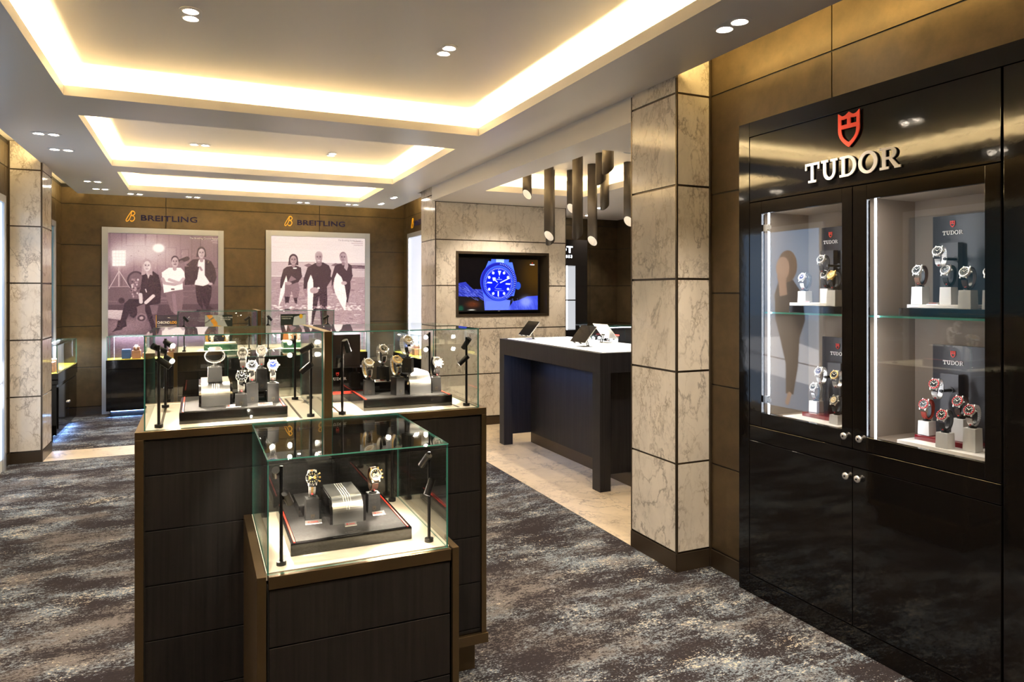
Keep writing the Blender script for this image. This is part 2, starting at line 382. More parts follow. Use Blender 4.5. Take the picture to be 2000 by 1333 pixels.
def shield(mb, M, depth=0.05, mi=0, outline=False):
    """heraldic shield, width 1 height 1.35, centre x 0, bottom at 0"""
    out = []; inn = []
    def side(t, w, top, bot):    # right side from top to tip
        return (w * (1 - t ** 2.3), top + (bot - top) * t)
    R = [(0.5, 1.0)] + [side(t, 0.5, 0.75, 0.0) for t in (0, 0.15, 0.3, 0.45, 0.6, 0.75, 0.88)]
    Ri = [(0.34, 0.70)] + [side(t, 0.34, 0.66, 0.18) for t in (0, 0.15, 0.3, 0.45, 0.6, 0.75, 0.88)]
    o = R + [(0, 0)] + [(-a, b) for a, b in reversed(R)]; i = Ri + [(0, 0.19)] + [(-a, b) for a, b in reversed(Ri)]
    mb.strip(o, i, 0, depth, mi, M, False)
    def q(*p): mb.prism(list(p), 0, depth, mi, M)
    q((-0.5, 0.72), (0.5, 0.72), (0.5, 0.88), (-0.5, 0.88))
    q((-0.5, 0.86), (-0.35, 0.86), (-0.35, 1.24), (-0.5, 1.35)); q((0.35, 0.86), (0.5, 0.86), (0.5, 1.35), (0.35, 1.24)); q((-0.08, 0.86), (0.08, 0.86), (0.08, 1.25), (-0.08, 1.25))
    arc = [(0.5, 1.35), (0.42, 1.28), (0.34, 1.235), (0.25, 1.215), (0.16, 1.235), (0.08, 1.28), (0.0, 1.34)]
    low = [(0.5, 1.10), (0.42, 1.10), (0.34, 1.095), (0.25, 1.085), (0.16, 1.095), (0.08, 1.11), (0.0, 1.12)]
    mb.strip(arc, low, 0, depth, mi, M, False); mb.strip([(-a, b) for a, b in low], [(-a, b) for a, b in arc], 0, depth, mi, M, False)
def stroke(mb, pts, wd, M, depth=0.05, mi=0):
    # smooth ribbon through points
    P = [Vector(p) for p in pts]; Q = []
    for k in range(len(P) - 1):
        p0 = P[max(k - 1, 0)]; p1 = P[k]; p2 = P[k + 1]; p3 = P[min(k + 2, len(P) - 1)]
        for s in range(6):
            t = s / 6; Q.append(0.5 * ((2 * p1) + (p2 - p0) * t + (2 * p0 - 5 * p1 + 4 * p2 - p3) * t * t + (3 * p1 - p0 - 3 * p2 + p3) * t ** 3))
    Q.append(P[-1]); L = []; R = []
    for k, p in enumerate(Q):
        d = (Q[min(k + 1, len(Q) - 1)] - Q[max(k - 1, 0)]).normalized(); nn = Vector((-d.y, d.x)) * wd / 2
        L.append(tuple(p + nn)); R.append(tuple(p - nn))
    mb.strip(L, R, 0, depth, mi, M, False)
def b_logo(mb, M, depth=0.05, mi=0):
    stroke(mb, [(0.62, 0.98), (0.42, 0.72), (0.16, 0.36), (0.02, 0.10), (0.12, 0.0), (0.34, 0.16), (0.52, 0.50), (0.64, 0.98)], 0.09, M, depth, mi)
    stroke(mb, [(0.60, 0.97), (0.82, 0.97), (0.97, 0.80), (0.84, 0.62), (0.62, 0.56), (0.84, 0.50), (0.94, 0.30), (0.80, 0.08), (0.60, 0.02), (0.46, 0.10)], 0.10, M, depth, mi)

# ------------------------------------------------------------------ painted pictures (flat prints)
class Canvas:
    def __init__(self, w, h, c=(0.5, 0.5, 0.5)):
        self.w = w; self.h = h; self.a = np.ones((h, w, 3)) * np.array(c); self.Y, self.X = np.mgrid[0:h, 0:w].astype(float)
        self.map = lambda x, y: (x, y)
    def pts(self, P): return [self.map(*p) for p in P]
    def blend(self, m, c):
        m = np.clip(m, 0, 1)[..., None]; self.a = self.a * (1 - m) + np.array(c) * m
    def poly(self, P, c, al=1.0, raw=False):
        P = P if raw else self.pts(P); X = self.X; Y = self.Y
        acc = np.zeros((self.h, self.w))
        for sx, sy in ((-.25, -.25), (.25, .25), (-.25, .25), (.25, -.25)):
            ins = np.zeros((self.h, self.w), bool); j = len(P) - 1
            for i in range(len(P)):
                xi, yi = P[i]; xj, yj = P[j]
                if yi != yj:
                    k = ((yi > Y + sy) != (yj > Y + sy)) & (X + sx < (xj - xi) * (Y + sy - yi) / (yj - yi) + xi); ins ^= k
                j = i
            acc += ins * 0.25
        self.blend(acc * al, c)
    def ell(self, cx, cy, rx, ry, c, al=1.0, soft=0.0):
        x0, y0 = self.map(cx, cy); x1, _ = self.map(cx + rx, cy); _, y1 = self.map(cx, cy + ry)
        ax = abs(x1 - x0) + 1e-6; ay = abs(y1 - y0) + 1e-6
        d = np.sqrt(((self.X - x0) / ax) ** 2 + ((self.Y - y0) / ay) ** 2)
        if soft: self.blend(np.exp(-np.maximum(d - 1 + soft, 0) ** 2 / (soft ** 2)) * al, c)
        else: self.blend(np.clip((1 - d) * min(ax, ay) + 0.5, 0, 1) * al, c)
    def line(self, p, q, wd, c, al=1.0, w2=None):
        (ax, ay), (bx, by) = self.map(*p), self.map(*q); s = abs(self.map(wd, 0)[0] - self.map(0, 0)[0]) / 2
        s2 = s if w2 is None else abs(self.map(w2, 0)[0] - self.map(0, 0)[0]) / 2
        dx, dy = bx - ax, by - ay; L = dx * dx + dy * dy + 1e-9
        t = np.clip(((self.X - ax) * dx + (self.Y - ay) * dy) / L, 0, 1)
        d = np.hypot(self.X - ax - t * dx, self.Y - ay - t * dy); r = s + (s2 - s) * t
        self.blend(np.clip(r - d + 0.5, 0, 1) * al, c)
    def path(self, P, wd, c, al=1.0):
        for a, b in zip(P, P[1:]): self.line(a, b, wd, c, al)
    def grain(self, amt, sx=1, sy=1, y0=0.0, y1=1.0, x0=0.0, x1=1.0):
        h = int(self.h / sy) + 2; w_ = int(self.w / sx) + 2
        nz = RNG.rand(h, w_) - 0.5
        yy = np.minimum((self.Y / sy).astype(int), h - 1); xx = np.minimum((self.X / sx).astype(int), w_ - 1)
        k = nz[yy, xx] * amt; msk = ((self.Y >= y0 * self.h) & (self.Y <= y1 * self.h) & (self.X >= x0 * self.w) & (self.X <= x1 * self.w))
        self.a = np.clip(self.a + (k * msk)[..., None], 0, 1)
    def build(self, name, F, origin, W, H, m, root, tone=None):
        """origin = lower-left corner; canvas row 0 is the top"""
        a = self.a
        if tone: 
            lo, mi_, hi = (np.array(t) for t in tone); g = np.clip(a[..., :1], 0, 1)
            a = np.where(g < 0.5, lo + (mi_ - lo) * g * 2, mi_ + (hi - mi_) * (g - 0.5) * 2)
        a = np.clip(a, 0, 1); lin = np.where(a <= 0.04045, a / 12.92, ((a + 0.055) / 1.055) ** 2.4)
        h, w_ = self.h, self.w
        M = Matrix.Translation(Vector(origin)) @ F
        xs = np.linspace(0, W, w_); ys = np.linspace(H, 0, h)
        gx, gy = np.meshgrid(xs, ys); pts = np.stack([gx.ravel(), gy.ravel(), np.zeros(h * w_), np.ones(h * w_)], 1)
        pts = pts @ np.array(M).T
        me = bpy.data.meshes.new(name)
        i = np.arange(h * w_).reshape(h, w_)
        faces = np.stack([i[1:, :-1].ravel(), i[1:, 1:].ravel(), i[:-1, 1:].ravel(), i[:-1, :-1].ravel()], 1)
        n = len(faces)
        base = root.matrix_basis.translation if root.parent is None else root.parent.location
        me.vertices.add(h * w_); me.vertices.foreach_set('co', (pts[:, :3] - np.array(base)).ravel())
        me.loops.add(n * 4); me.loops.foreach_set('vertex_index', faces.ravel().astype(np.int32))
        me.polygons.add(n); me.polygons.foreach_set('loop_start', np.arange(0, n * 4, 4, dtype=np.int32))
        me.update(calc_edges=True)
        ca = me.color_attributes.new('Col', 'FLOAT_COLOR', 'POINT')
        ca.data.foreach_set('color', np.concatenate([lin.reshape(-1, 3), np.ones((h * w_, 1))], 1).ravel())
        me.materials.append(m)
        o = bpy.data.objects.new(name, me); COL.objects.link(o); o.parent = root
        return o

# ================================================================== THE ROOM
EPS = 0.004
def grid_solid(mb, xs, ys, z0, z1, inside):
    for a, b in zip(xs, xs[1:]):
        for c, d in zip(ys, ys[1:]):
            if inside((a + b) / 2, (c + d) / 2): mb.box(a, b, c, d, z0, z1)
def inr(x, y, r, g=0.0): return r[0] - g < x < r[1] + g and r[2] - g < y < r[3] + g
def foot(x, y, g=0.0):   # footprint of the lowered ceiling; g shrinks it at the wall slots
    if y > YC - g or y < -3: return False
    if x < CL + g: return False
    if y < 3.05: return x < CRN - g
    if y < 7.91: return x < CRN
    return x < CRF - g
def cuts(vals): return sorted(set(round(v, 4) for v in vals))
b = MB()
xs = cuts([CL, CRN, CRF] + [c[0] for c in COVES] + [c[1] for c in COVES]); ys = cuts([-3, 3.05, 7.91, YC] + [c[2] for c in COVES] + [c[3] for c in COVES])
grid_solid(b, xs, ys, CZ, CZ + 0.03, lambda x, y: foot(x, y) and not any(inr(x, y, c) for c in COVES))
G = 0.12
xs = cuts([CL + G, CRN - G, CRN, CRF - G] + [c[0] - LG for c in COVES] + [c[1] + LG for c in COVES]); ys = cuts([-3, 3.05, 7.91, YC - G] + [c[2] - LG for c in COVES] + [c[3] + LG for c in COVES])
grid_solid(b, xs, ys, CZ + 0.03, UZ, lambda x, y: foot(x, y, G) and not any(inr(x, y, c, LG) for c in COVES))
for x0, x1, y0, y1 in COVES:
    t = 0.012; z0, z1 = CZ + 0.03, CZ + 0.06
    b.box(x0 - t, x0, y0 - t, y1 + t, z0, z1); b.box(x1, x1 + t, y0 - t, y1 + t, z0, z1); b.box(x0, x1, y0 - t, y0, z0, z1); b.box(x0, x1, y1, y1 + t, z0, z1)
b.box(-1.8, 2.9, -3.1, 10.2, UZ, UZ + 0.08)
# side room ceiling with its own cove
S0 = SCOVE
xs = cuts([CRN, 2.59, 5.4, S0[0], S0[1]]); ys = cuts([3.2, 3.485, 7.36, 8.4, S0[2], S0[3]])
def sf(x, y): return True
grid_solid(b, xs, ys, SZ, SZ + 0.03, lambda x, y: not inr(x, y, S0) and not (x < 2.59 and y < 3.485) and not (x < 4.0 and y > 7.36))
xs = cuts([CRN, 2.59, 5.4, S0[0] - LG, S0[1] + LG]); ys = cuts([3.2, 3.485, 7.36, 8.4, S0[2] - LG, S0[3] + LG])
grid_solid(b, xs, ys, SZ + 0.03, UZ, lambda x, y: not inr(x, y, S0, LG) and not (x < 2.59 and y < 3.485) and not (x < 4.0 and y > 7.36))
t = 0.012; x0, x1, y0, y1 = S0; z0, z1 = SZ + 0.03, SZ + 0.06
b.box(x0 - t, x0, y0 - t, y1 + t, z0, z1); b.box(x1, x1 + t, y0 - t, y1 + t, z0, z1); b.box(x0, x1, y0 - t, y0, z0, z1); b.box(x0, x1, y1, y1 + t, z0, z1)
b.box(2.45, 5.4, 3.485, 8.4, 2.70, 2.74)
struct(b.build('ceiling', M_CEIL))

b = MB(); b.box(-1.9, 2.62, -3, 7.38, -0.05, 0); struct(b.build('floor', M_CARPET))
b = MB(); b.box(-1.9, 2.8, 7.82, 10.1, -0.05, 0.0); struct(b.build('floor_back', M_CARPET))
b = MB(); b.box(-1.9, 2.35, 7.38, 7.82, -0.05, 0.0); b.box(2.345, 5.5, 3.06, 8.4, -0.05, 0.002)
struct(b.build('floor_marble', M_MFLOOR))

JZ = [0.10, 0.585, 1.09, 1.59, 2.095, 2.595, 2.80]
def panel_wall(name, axis, c, a0, a1, vj, face, zs=JZ, thick=0.05, m=M_BRONZE, zskip=None, gap=0.008):
    """axis 'x': plane x=c, runs along y; face = +1/-1 direction the panels look"""
    b = MB(); back = c - face * 0.006
    def slab(p0, p1, q0, q1, z0, z1, mi):
        if axis == 'x': b.box(p0, p1, q0, q1, z0, z1, mi)
        else: b.box(q0, q1, p0, p1, z0, z1, mi)
    slab(back - face * thick, back, a0, a1, 0, 2.84, 1)
    ed = [a0] + list(vj) + [a1]
    for i in range(len(ed) - 1):
        for z0, z1 in zip(zs, zs[1:]): slab(back - face * 0.001, c, ed[i] + gap / 2, ed[i + 1] - gap / 2, z0 + gap / 2, z1 - gap / 2, 0)
    return struct(b.build(name, [m, M_GROOVE], bevel=0.0015))
def base(name, axis, c, a0, a1, face, h=0.095):
    b = MB()
    if axis == 'x': b.box(c - face * 0.02, c + face * 0.004, a0, a1, 0, h)
    else: b.box(a0, a1, c - face * 0.02, c + face * 0.004, 0, h)
    return struct(b.build(name, M_TRIM))
panel_wall('wall_back', 'y', YB, XL - .05, 2.80, [-0.371, 1.551], -1)
base('baseboard_back', 'y', YB - 0.002, XL, 2.76, -1)
panel_wall('wall_left_far', 'x', XL, 7.82, 10.0, [8.0, 9.6], 1)
panel_wall('wall_left', 'x', XL, -3.0, 7.40, [-0.6, 1.3, 3.3, 5.5, 7.25], 1)
base('baseboard_left', 'x', XL + 0.002, -3, 7.38, 1)
panel_wall('wall_right_far', 'x', 2.76, 7.91, 10.0, [8.2, 9.86], -1)
base('baseboard_right_far', 'x', 2.758, 7.91, 10, -1)
# right wall beside and above the cabinets
b = MB()
b.box(2.579, 2.63, 2.76, 3.06, 0, 2.84, 1); b.box(2.579, 2.63, -3.0, 2.78, 2.34, 2.84, 1); b.box(2.579, 2.63, -3.0, 0.28, 0, 2.84, 1)
for z0, z1 in zip([0.10, 0.567, 1.0, 1.5, 2.039, 2.578], [0.567, 1.0, 1.5, 2.039, 2.578, 2.83]):
    if z0 > 2.3: continue
    b.box(2.573, 2.58, 2.70, 3.055, z0 + .004, (z1 - .004) if z1 < 2.3 else 2.302, 0)
for y0, y1 in ((2.252, 3.055), (0.45, 2.252), (-1.3, 0.45), (-3, -1.3)):
    b.box(2.573, 2.58, y0 + .003, y1 - .003, 2.30, 2.574, 0)
    b.box(2.573, 2.58, y0 + .003, y1 - .003, 2.582, 2.835, 0)
struct(b.build('wall_right', [M_BRONZE, M_GROOVE]))
base('baseboard_right', 'x', 2.571, 2.78, 3.055, -1)
panel_wall('wall_behind', 'y', -3.0, -1.6, 2.6, [0.0, 1.4], 1)
# marble-clad columns: cladding slabs with dark joints and bronze corner trims
def clad(b, x0, x1, y0, y1, zs, sides, gap=0.012):
    """core (1) + slabs (0)"""
    b.box(x0 + .008, x1 - .008, y0 + .008, y1 - .008, 0, zs[-1], 1)
    for z0, z1 in zip(zs, zs[1:]):
        za, zb = z0 + gap / 2, z1 - gap / 2; g = 0.008
        if 'L' in sides: b.box(x0, x0 + .01, y0 + g, y1 - g, za, zb, 0)
        if 'R' in sides: b.box(x1 - .01, x1, y0 + g, y1 - g, za, zb, 0)
        if 'F' in sides: b.box(x0 + g, x1 - g, y0, y0 + .01, za, zb, 0)
        if 'B' in sides: b.box(x0 + g, x1 - g, y1 - .01, y1, za, zb, 0)
ZC = [0.10, 0.58, 1.076, 1.577, 2.082, 2.578, 2.84]
b = MB(); clad(b, 2.345, 2.60, 3.06, 3.49, ZC, 'LFB'); struct(b.build('wall_column_right', [M_MARBLE, M_TRIM]))
b = MB()
for x, y in ((2.345, 3.06), (2.345, 3.49)): b.box(x - .001, x + .010, y - .010 if y > 3.1 else y - .001, y + .001 if y > 3.1 else y + .010, 0, 2.66)
b.box(2.563, 2.575, 3.048, 3.06, 0, 2.83)
b.box(2.341, 2.351, 3.06, 3.49, 0, .095); b.box(2.345, 2.57, 3.056, 3.066, 0, .095)
struct(b.build('trim_1', M_TRIM))
ZL = [0.10, 0.585, 1.085, 1.588, 2.09, 2.59, 2.84]
b = MB(); clad(b, XL - .1, -1.26, 7.38, 7.82, ZL, 'RFB'); struct(b.build('wall_column_left', [M_MARBLE, M_TRIM]))
b = MB(); b.box(-1.272, -1.259, 7.379, 7.392, 0, 2.66); b.box(-1.272, -1.259, 7.808, 7.821, 0, 2.66); b.box(XL - .02, XL + .012, 7.368, 7.38, 0, 2.83)
b.box(XL, -1.26, 7.374, 7.39, 0, .095); b.box(-1.27, -1.256, 7.38, 7.82, 0, .095)
struct(b.build('trim_2', M_TRIM))
# television wall with a niche
TVN = (2.626, 3.787, 1.233, 1.971)
b = MB(); X0, X1, Y0 = 2.385, 4.02, 7.36
zz = [0.10, 0.585, 1.098, 1.585, 2.095, SZ]
b.box(X0 + .008, TVN[0], Y0 + .008, 7.90, 0, SZ, 1); b.box(TVN[1], X1 - .008, Y0 + .008, 7.90, 0, SZ, 1)
b.box(TVN[0], TVN[1], Y0 + .008, 7.90, 0, TVN[2], 1); b.box(TVN[0], TVN[1], Y0 + .008, 7.90, TVN[3], SZ, 1); b.box(TVN[0], TVN[1], 7.60, 7.90, TVN[2], TVN[3], 1)
b.box(X0 + .008, X1 - .3, Y0 + .3, 7.90, SZ, 2.84, 1); b.box(2.80, X1, 7.90, 8.35, 0, 2.7, 1)
for z0, z1 in zip(zz, zz[1:]):
    for xa, xb in ((X0, 2.71), (2.71, 3.36), (3.36, X1)):
        xa, xb, za, zb = xa + .0, xb - .0015, z0 + .006, z1 - .006
        # cut out the niche
        segs = [(xa, xb, za, zb)]
        if zb > TVN[2] and za < TVN[3] and xb > TVN[0] and xa < TVN[1]:
            segs = []
            if xa < TVN[0]: segs.append((xa, TVN[0], za, zb))
            if xb > TVN[1]: segs.append((TVN[1], xb, za, zb))
            xm0, xm1 = max(xa, TVN[0]), min(xb, TVN[1])
            if za < TVN[2]: segs.append((xm0, xm1, za, TVN[2]))
            if zb > TVN[3]: segs.append((xm0, xm1, TVN[3], zb))
        for s_ in segs: b.box(s_[0], s_[1], Y0, Y0 + .01, s_[2], s_[3], 0)
for z0, z1 in zip([0.10, 0.585, 1.098, 1.585, 2.095, 2.595], [0.585, 1.098, 1.585, 2.095, 2.595, 2.84]):
    b.box(X0, X0 + .01, Y0 + .012, 7.89, z0 + .006, z1 - .006, 0)
    b.box(X1 - .01, X1, Y0 + .012, 8.3, z0 + .006, min(z1, SZ) - .006, 0) if z0 < 2.5 else None
struct(b.build('wall_television', [M_MARBLE, M_TRIM]))
b = MB(); b.box(X0 - .001, X0 + .009, Y0 - .001, Y0 + .009, 0, 2.66); b.box(X1 - .009, X1 + .001, Y0 - .001, Y0 + .009, 0, SZ); b.box(X0, X1, Y0 - .004, Y0 + .01, 0, .095); b.box(X0 - .004, X0, Y0, 7.9, 0, .095)
struct(b.build('trim_3', M_TRIM))
# side room
panel_wall('wall_side_far', 'y', 8.29, 4.02, 5.40, [4.9], -1, [0.10, 0.585, 1.09, 1.60, 2.11, 2.42, 2.6])
panel_wall('wall_side_right', 'x', 5.335, 3.2, 8.32, [4.5, 6.2, 7.95], -1, [0.10, 0.585, 1.09, 1.60, 2.11, 2.42, 2.6])
b = MB(); b.box(2.60, 5.4, 3.12, 3.20, 0, 2.84); struct(b.build('wall_side_near', M_BRONZE))

# ================================================================== CEILING DOWNLIGHTS
def downlight(x, y, z, axis, label, tgt, power=26, angle=75, group='paired ceiling downlights'):
    e = empty('ceiling_downlight', (x, y, z), label, 'ceiling light', group)
    b = MB(); s = 0.047
    dx, dy = (s, 0) if axis == 'x' else (0, s)
    pts = []
    if axis == 'x': pts = ell(s, 0, .05, .05, -PI / 2, PI / 2, 12) + ell(-s, 0, .05, .05, PI / 2, 3 * PI / 2, 12)
    else: pts = ell(0, s, .05, .05, 0, PI, 12) + ell(0, -s, .05, .05, PI, 2 * PI, 12)
    b.prism(pts, -0.003, 0.0); b.build('mounting_plate', M_WHITE, e)
    for k in (-1, 1):
        cx, cy = dx * k, dy * k
        b = MB(); b.cyl((cx, cy, -.0075), (cx, cy, -.003), .036, .040, 24, caps=False); b.cyl((cx, cy, -.0075), (cx, cy, -.0035), .036, .030, 24, caps=False)
        b.build('lamp_ring', M_WHITE, e)
        b = MB(); b.cyl((cx, cy, -.0052), (cx, cy, -.0032), .024, n=20); b.build('lamp_lens', M_LENS, e)
    spot('downlight_and_fill_beam', (x, y, z - 0.02), tgt, power * 1.9, angle + 12, 0.9, LAMP, 0.04)
    return e
DL = [
 (-0.03, 3.69, UZ, 'y', 'double downlight in the big near coffer, upper left of it', (0.1, 3.4, 0), 42),
 (1.25, 3.66, UZ, 'y', 'double downlight in the big near coffer, right of its centre', (1.3, 3.5, 0), 42),
 (2.12, 2.38, CZ, 'y', 'double downlight in the flat ceiling strip above the black watch cabinet', (2.35, 2.3, 0), 40),
 (-1.01, 6.06, CZ, 'x', 'double downlight nearest of four along the left ceiling edge', (-1.25, 6.1, 0), 26),
 (-1.01, 6.68, CZ, 'x', 'double downlight second of four along the left ceiling edge', (-1.3, 6.9, 0), 22),
 (-1.0, 8.44, CZ, 'x', 'double downlight third of four along the left ceiling edge, past the marble column', (-1.25, 8.5, 0), 16),
 (-0.99, 9.02, CZ, 'x', 'double downlight last of four along the left ceiling edge', (-1.2, 9.1, 0), 16),
 (-0.67, 9.30, CZ, 'x', 'double downlight above the left end of the left poster', (-0.67, 9.75, 0), 13),
 (-0.05, 9.31, CZ, 'x', 'double downlight above the right end of the left poster', (-0.05, 9.75, 0), 13),
 (1.24, 9.30, CZ, 'x', 'double downlight above the left end of the surfers poster', (1.24, 9.75, 0), 13),
 (1.85, 9.25, CZ, 'x', 'double downlight above the right end of the surfers poster', (1.85, 9.75, 0), 13),
 (2.185, 9.01, CZ, 'y', 'double downlight at the far right ceiling corner by the yellow logo', (2.4, 9.0, 0), 16),
 (2.185, 8.37, CZ, 'y', 'double downlight just left of the top of the television wall', (2.4, 8.4, 0), 16),
 (0.017, 6.9, UZ, 'x', 'double downlight in the middle coffer, left one', (0.1, 6.6, 0), 38),
 (1.18, 6.86, UZ, 'y', 'double downlight in the middle coffer, right one', (1.2, 6.5, 0), 38),
]
for a in DL: downlight(*a[:6], power=a[6])
# unseen downlights of the same kind, added as fill for the foreground
for x, y, t, lb in [(2.12, 0.9, (2.3, 1.0, 0), 'added double fill downlight in the ceiling strip right of the viewer'), (-0.95, 3.6, (-0.9, 4.4, 0), 'added double fill downlight high on the left edge strip beside the big coffer'), (-0.9, 2.2, (-0.9, 2.2, 0), 'added double fill downlight above the left edge, just out of the picture'), (0.0, 1.2, (0.2, 1.5, 0), 'added double fill downlight overhead, left one of two above the viewer'), (1.3, 1.0, (1.35, 1.5, 0), 'added double fill downlight overhead, right one of two above the viewer')]:
    downlight(x, y, CZ if x < -.8 or x > 2 else UZ, 'y', lb, t, power=40)
for x, y, lb in [(4.36, 7.14, 'round downlight nearest in the side room ceiling'), (4.64, 7.9, 'round downlight in the side room ceiling, between the pendant tubes'), (4.25, 7.55, 'round downlight in the side room ceiling beside the television wall corner')]:
    e = empty('round_downlight', (x, y, SZ), lb, 'ceiling light', 'side room downlights')
    b = MB(); b.cyl((0, 0, -.004), (0, 0, 0), .055, .058, 24); b.build('ring', M_WHITE, e)
    b = MB(); b.cyl((0, 0, -.006), (0, 0, -.0042), .034, n=20); b.build('lamp_lens', M_LENS, e)
    spot('downlight_and_fill_beam', (x, y, SZ - .02), (x + .2, y + .1, 0), 22, 80)
for x, y in ((3.1, 5.5), (3.1, 4.7)): spot('downlight_and_fill_beam', (x, y, 2.69), (x, y, 0), 26, 75)
spot('downlight_and_fill_beam', (2.75, 3.9, SZ - .02), (2.65, 3.9, 0), 22, 90); spot('downlight_and_fill_beam', (2.5, 5.6, SZ - .02), (2.6, 6.0, 0), 28, 90); spot('downlight_and_fill_beam', (3.0, 6.55, SZ - .02), (3.1, 7.30, .2), 26, 110); spot('downlight_and_fill_beam', (2.47, 4.0, SZ - .02), (2.6, 3.5, .4), 16, 90)  # spots without fixtures; the one aimed at the television wall is added fill

# ================================================================== POSTERS, SIGNS
TONE = ((0.17, 0.11, 0.14), (0.58, 0.47, 0.50), (0.98, 0.94, 0.92))
def sk(c, cx, cy, s, hair, light=0.72, longhair=0, side=1, bald=False, beard=False):
    """small printed head: hair behind, face, eyes, mouth"""
    if not bald:
        c.ell(cx, cy - (.12 if longhair else .20) * s, (.62 if longhair else .52) * s, (.76 if longhair else .62) * s, (hair,) * 3)
        if longhair: 
            c.poly([(cx - .62 * s, cy - .2 * s), (cx + .62 * s, cy - .2 * s), (cx + .70 * s, cy + longhair * s), (cx + .2 * s, cy + (longhair * .9) * s), (cx, cy + .4 * s), (cx - .25 * s, cy + longhair * .9 * s), (cx - .74 * s, cy + longhair * s)], (hair,) * 3)
    c.ell(cx, cy + .05 * s, .46 * s, .66 * s, (light,) * 3)
    c.ell(cx + .2 * s * side, cy + .1 * s, .24 * s, .5 * s, (light * 0.82,) * 3, 0.5, 0.5)
    for k in (-1, 1): c.ell(cx + k * .19 * s, cy - .04 * s, .10 * s, .055 * s, (0.16,) * 3); c.line((cx + k * .1 * s, cy - .17 * s), (cx + k * .30 * s, cy - .16 * s), .05 * s, (0.2,) * 3)
    c.line((cx, cy), (cx + .04 * s, cy + .24 * s), .05 * s, (light * .7,) * 3)
    c.line((cx - .14 * s, cy + .40 * s), (cx + .14 * s, cy + .40 * s), .07 * s, (0.3 if not bald else 0.9,) * 3)
    if beard: c.line((cx - .16 * s, cy + .31 * s), (cx + .16 * s, cy + .31 * s), .08 * s, (0.22,) * 3)
def lightbox(name, F, origin, W, H, fw, label, cat, group, canvas, imgz, tone=TONE, m=None, led=True):
    """frame with a backlit print; origin = lower-left corner of the frame, on the wall"""
    e = empty(name, origin, label, cat, group)
    M = Matrix.Translation(Vector(origin)) @ F
    b = MB()
    b.box(0, fw, 0, H, 0, .03, M=M); b.box(W - fw, W, 0, H, 0, .03, M=M); b.box(fw, W - fw, H - fw * 1.05, H, 0, .03, M=M)
    part(b, 'frame', M_FRAME, e, bevel=.0015)
    b = MB(); b.box(fw, W - fw, 0, imgz[1] + .0, 0.0, .012, M=M); part(b, 'light_panel', M_WHITE, e)
    o = M @ Vector((fw, imgz[0], .014))
    canvas.build('printed_picture', F, o, W - 2 * fw, imgz[1] - imgz[0], m or M_PIC, e, tone)
    if led:
        b = MB(); b.box(fw + .001, fw + .007, 0.02, imgz[1] - .01, .014, .020, M=M); part(b, 'led_edge', M_LED, e)
    return e

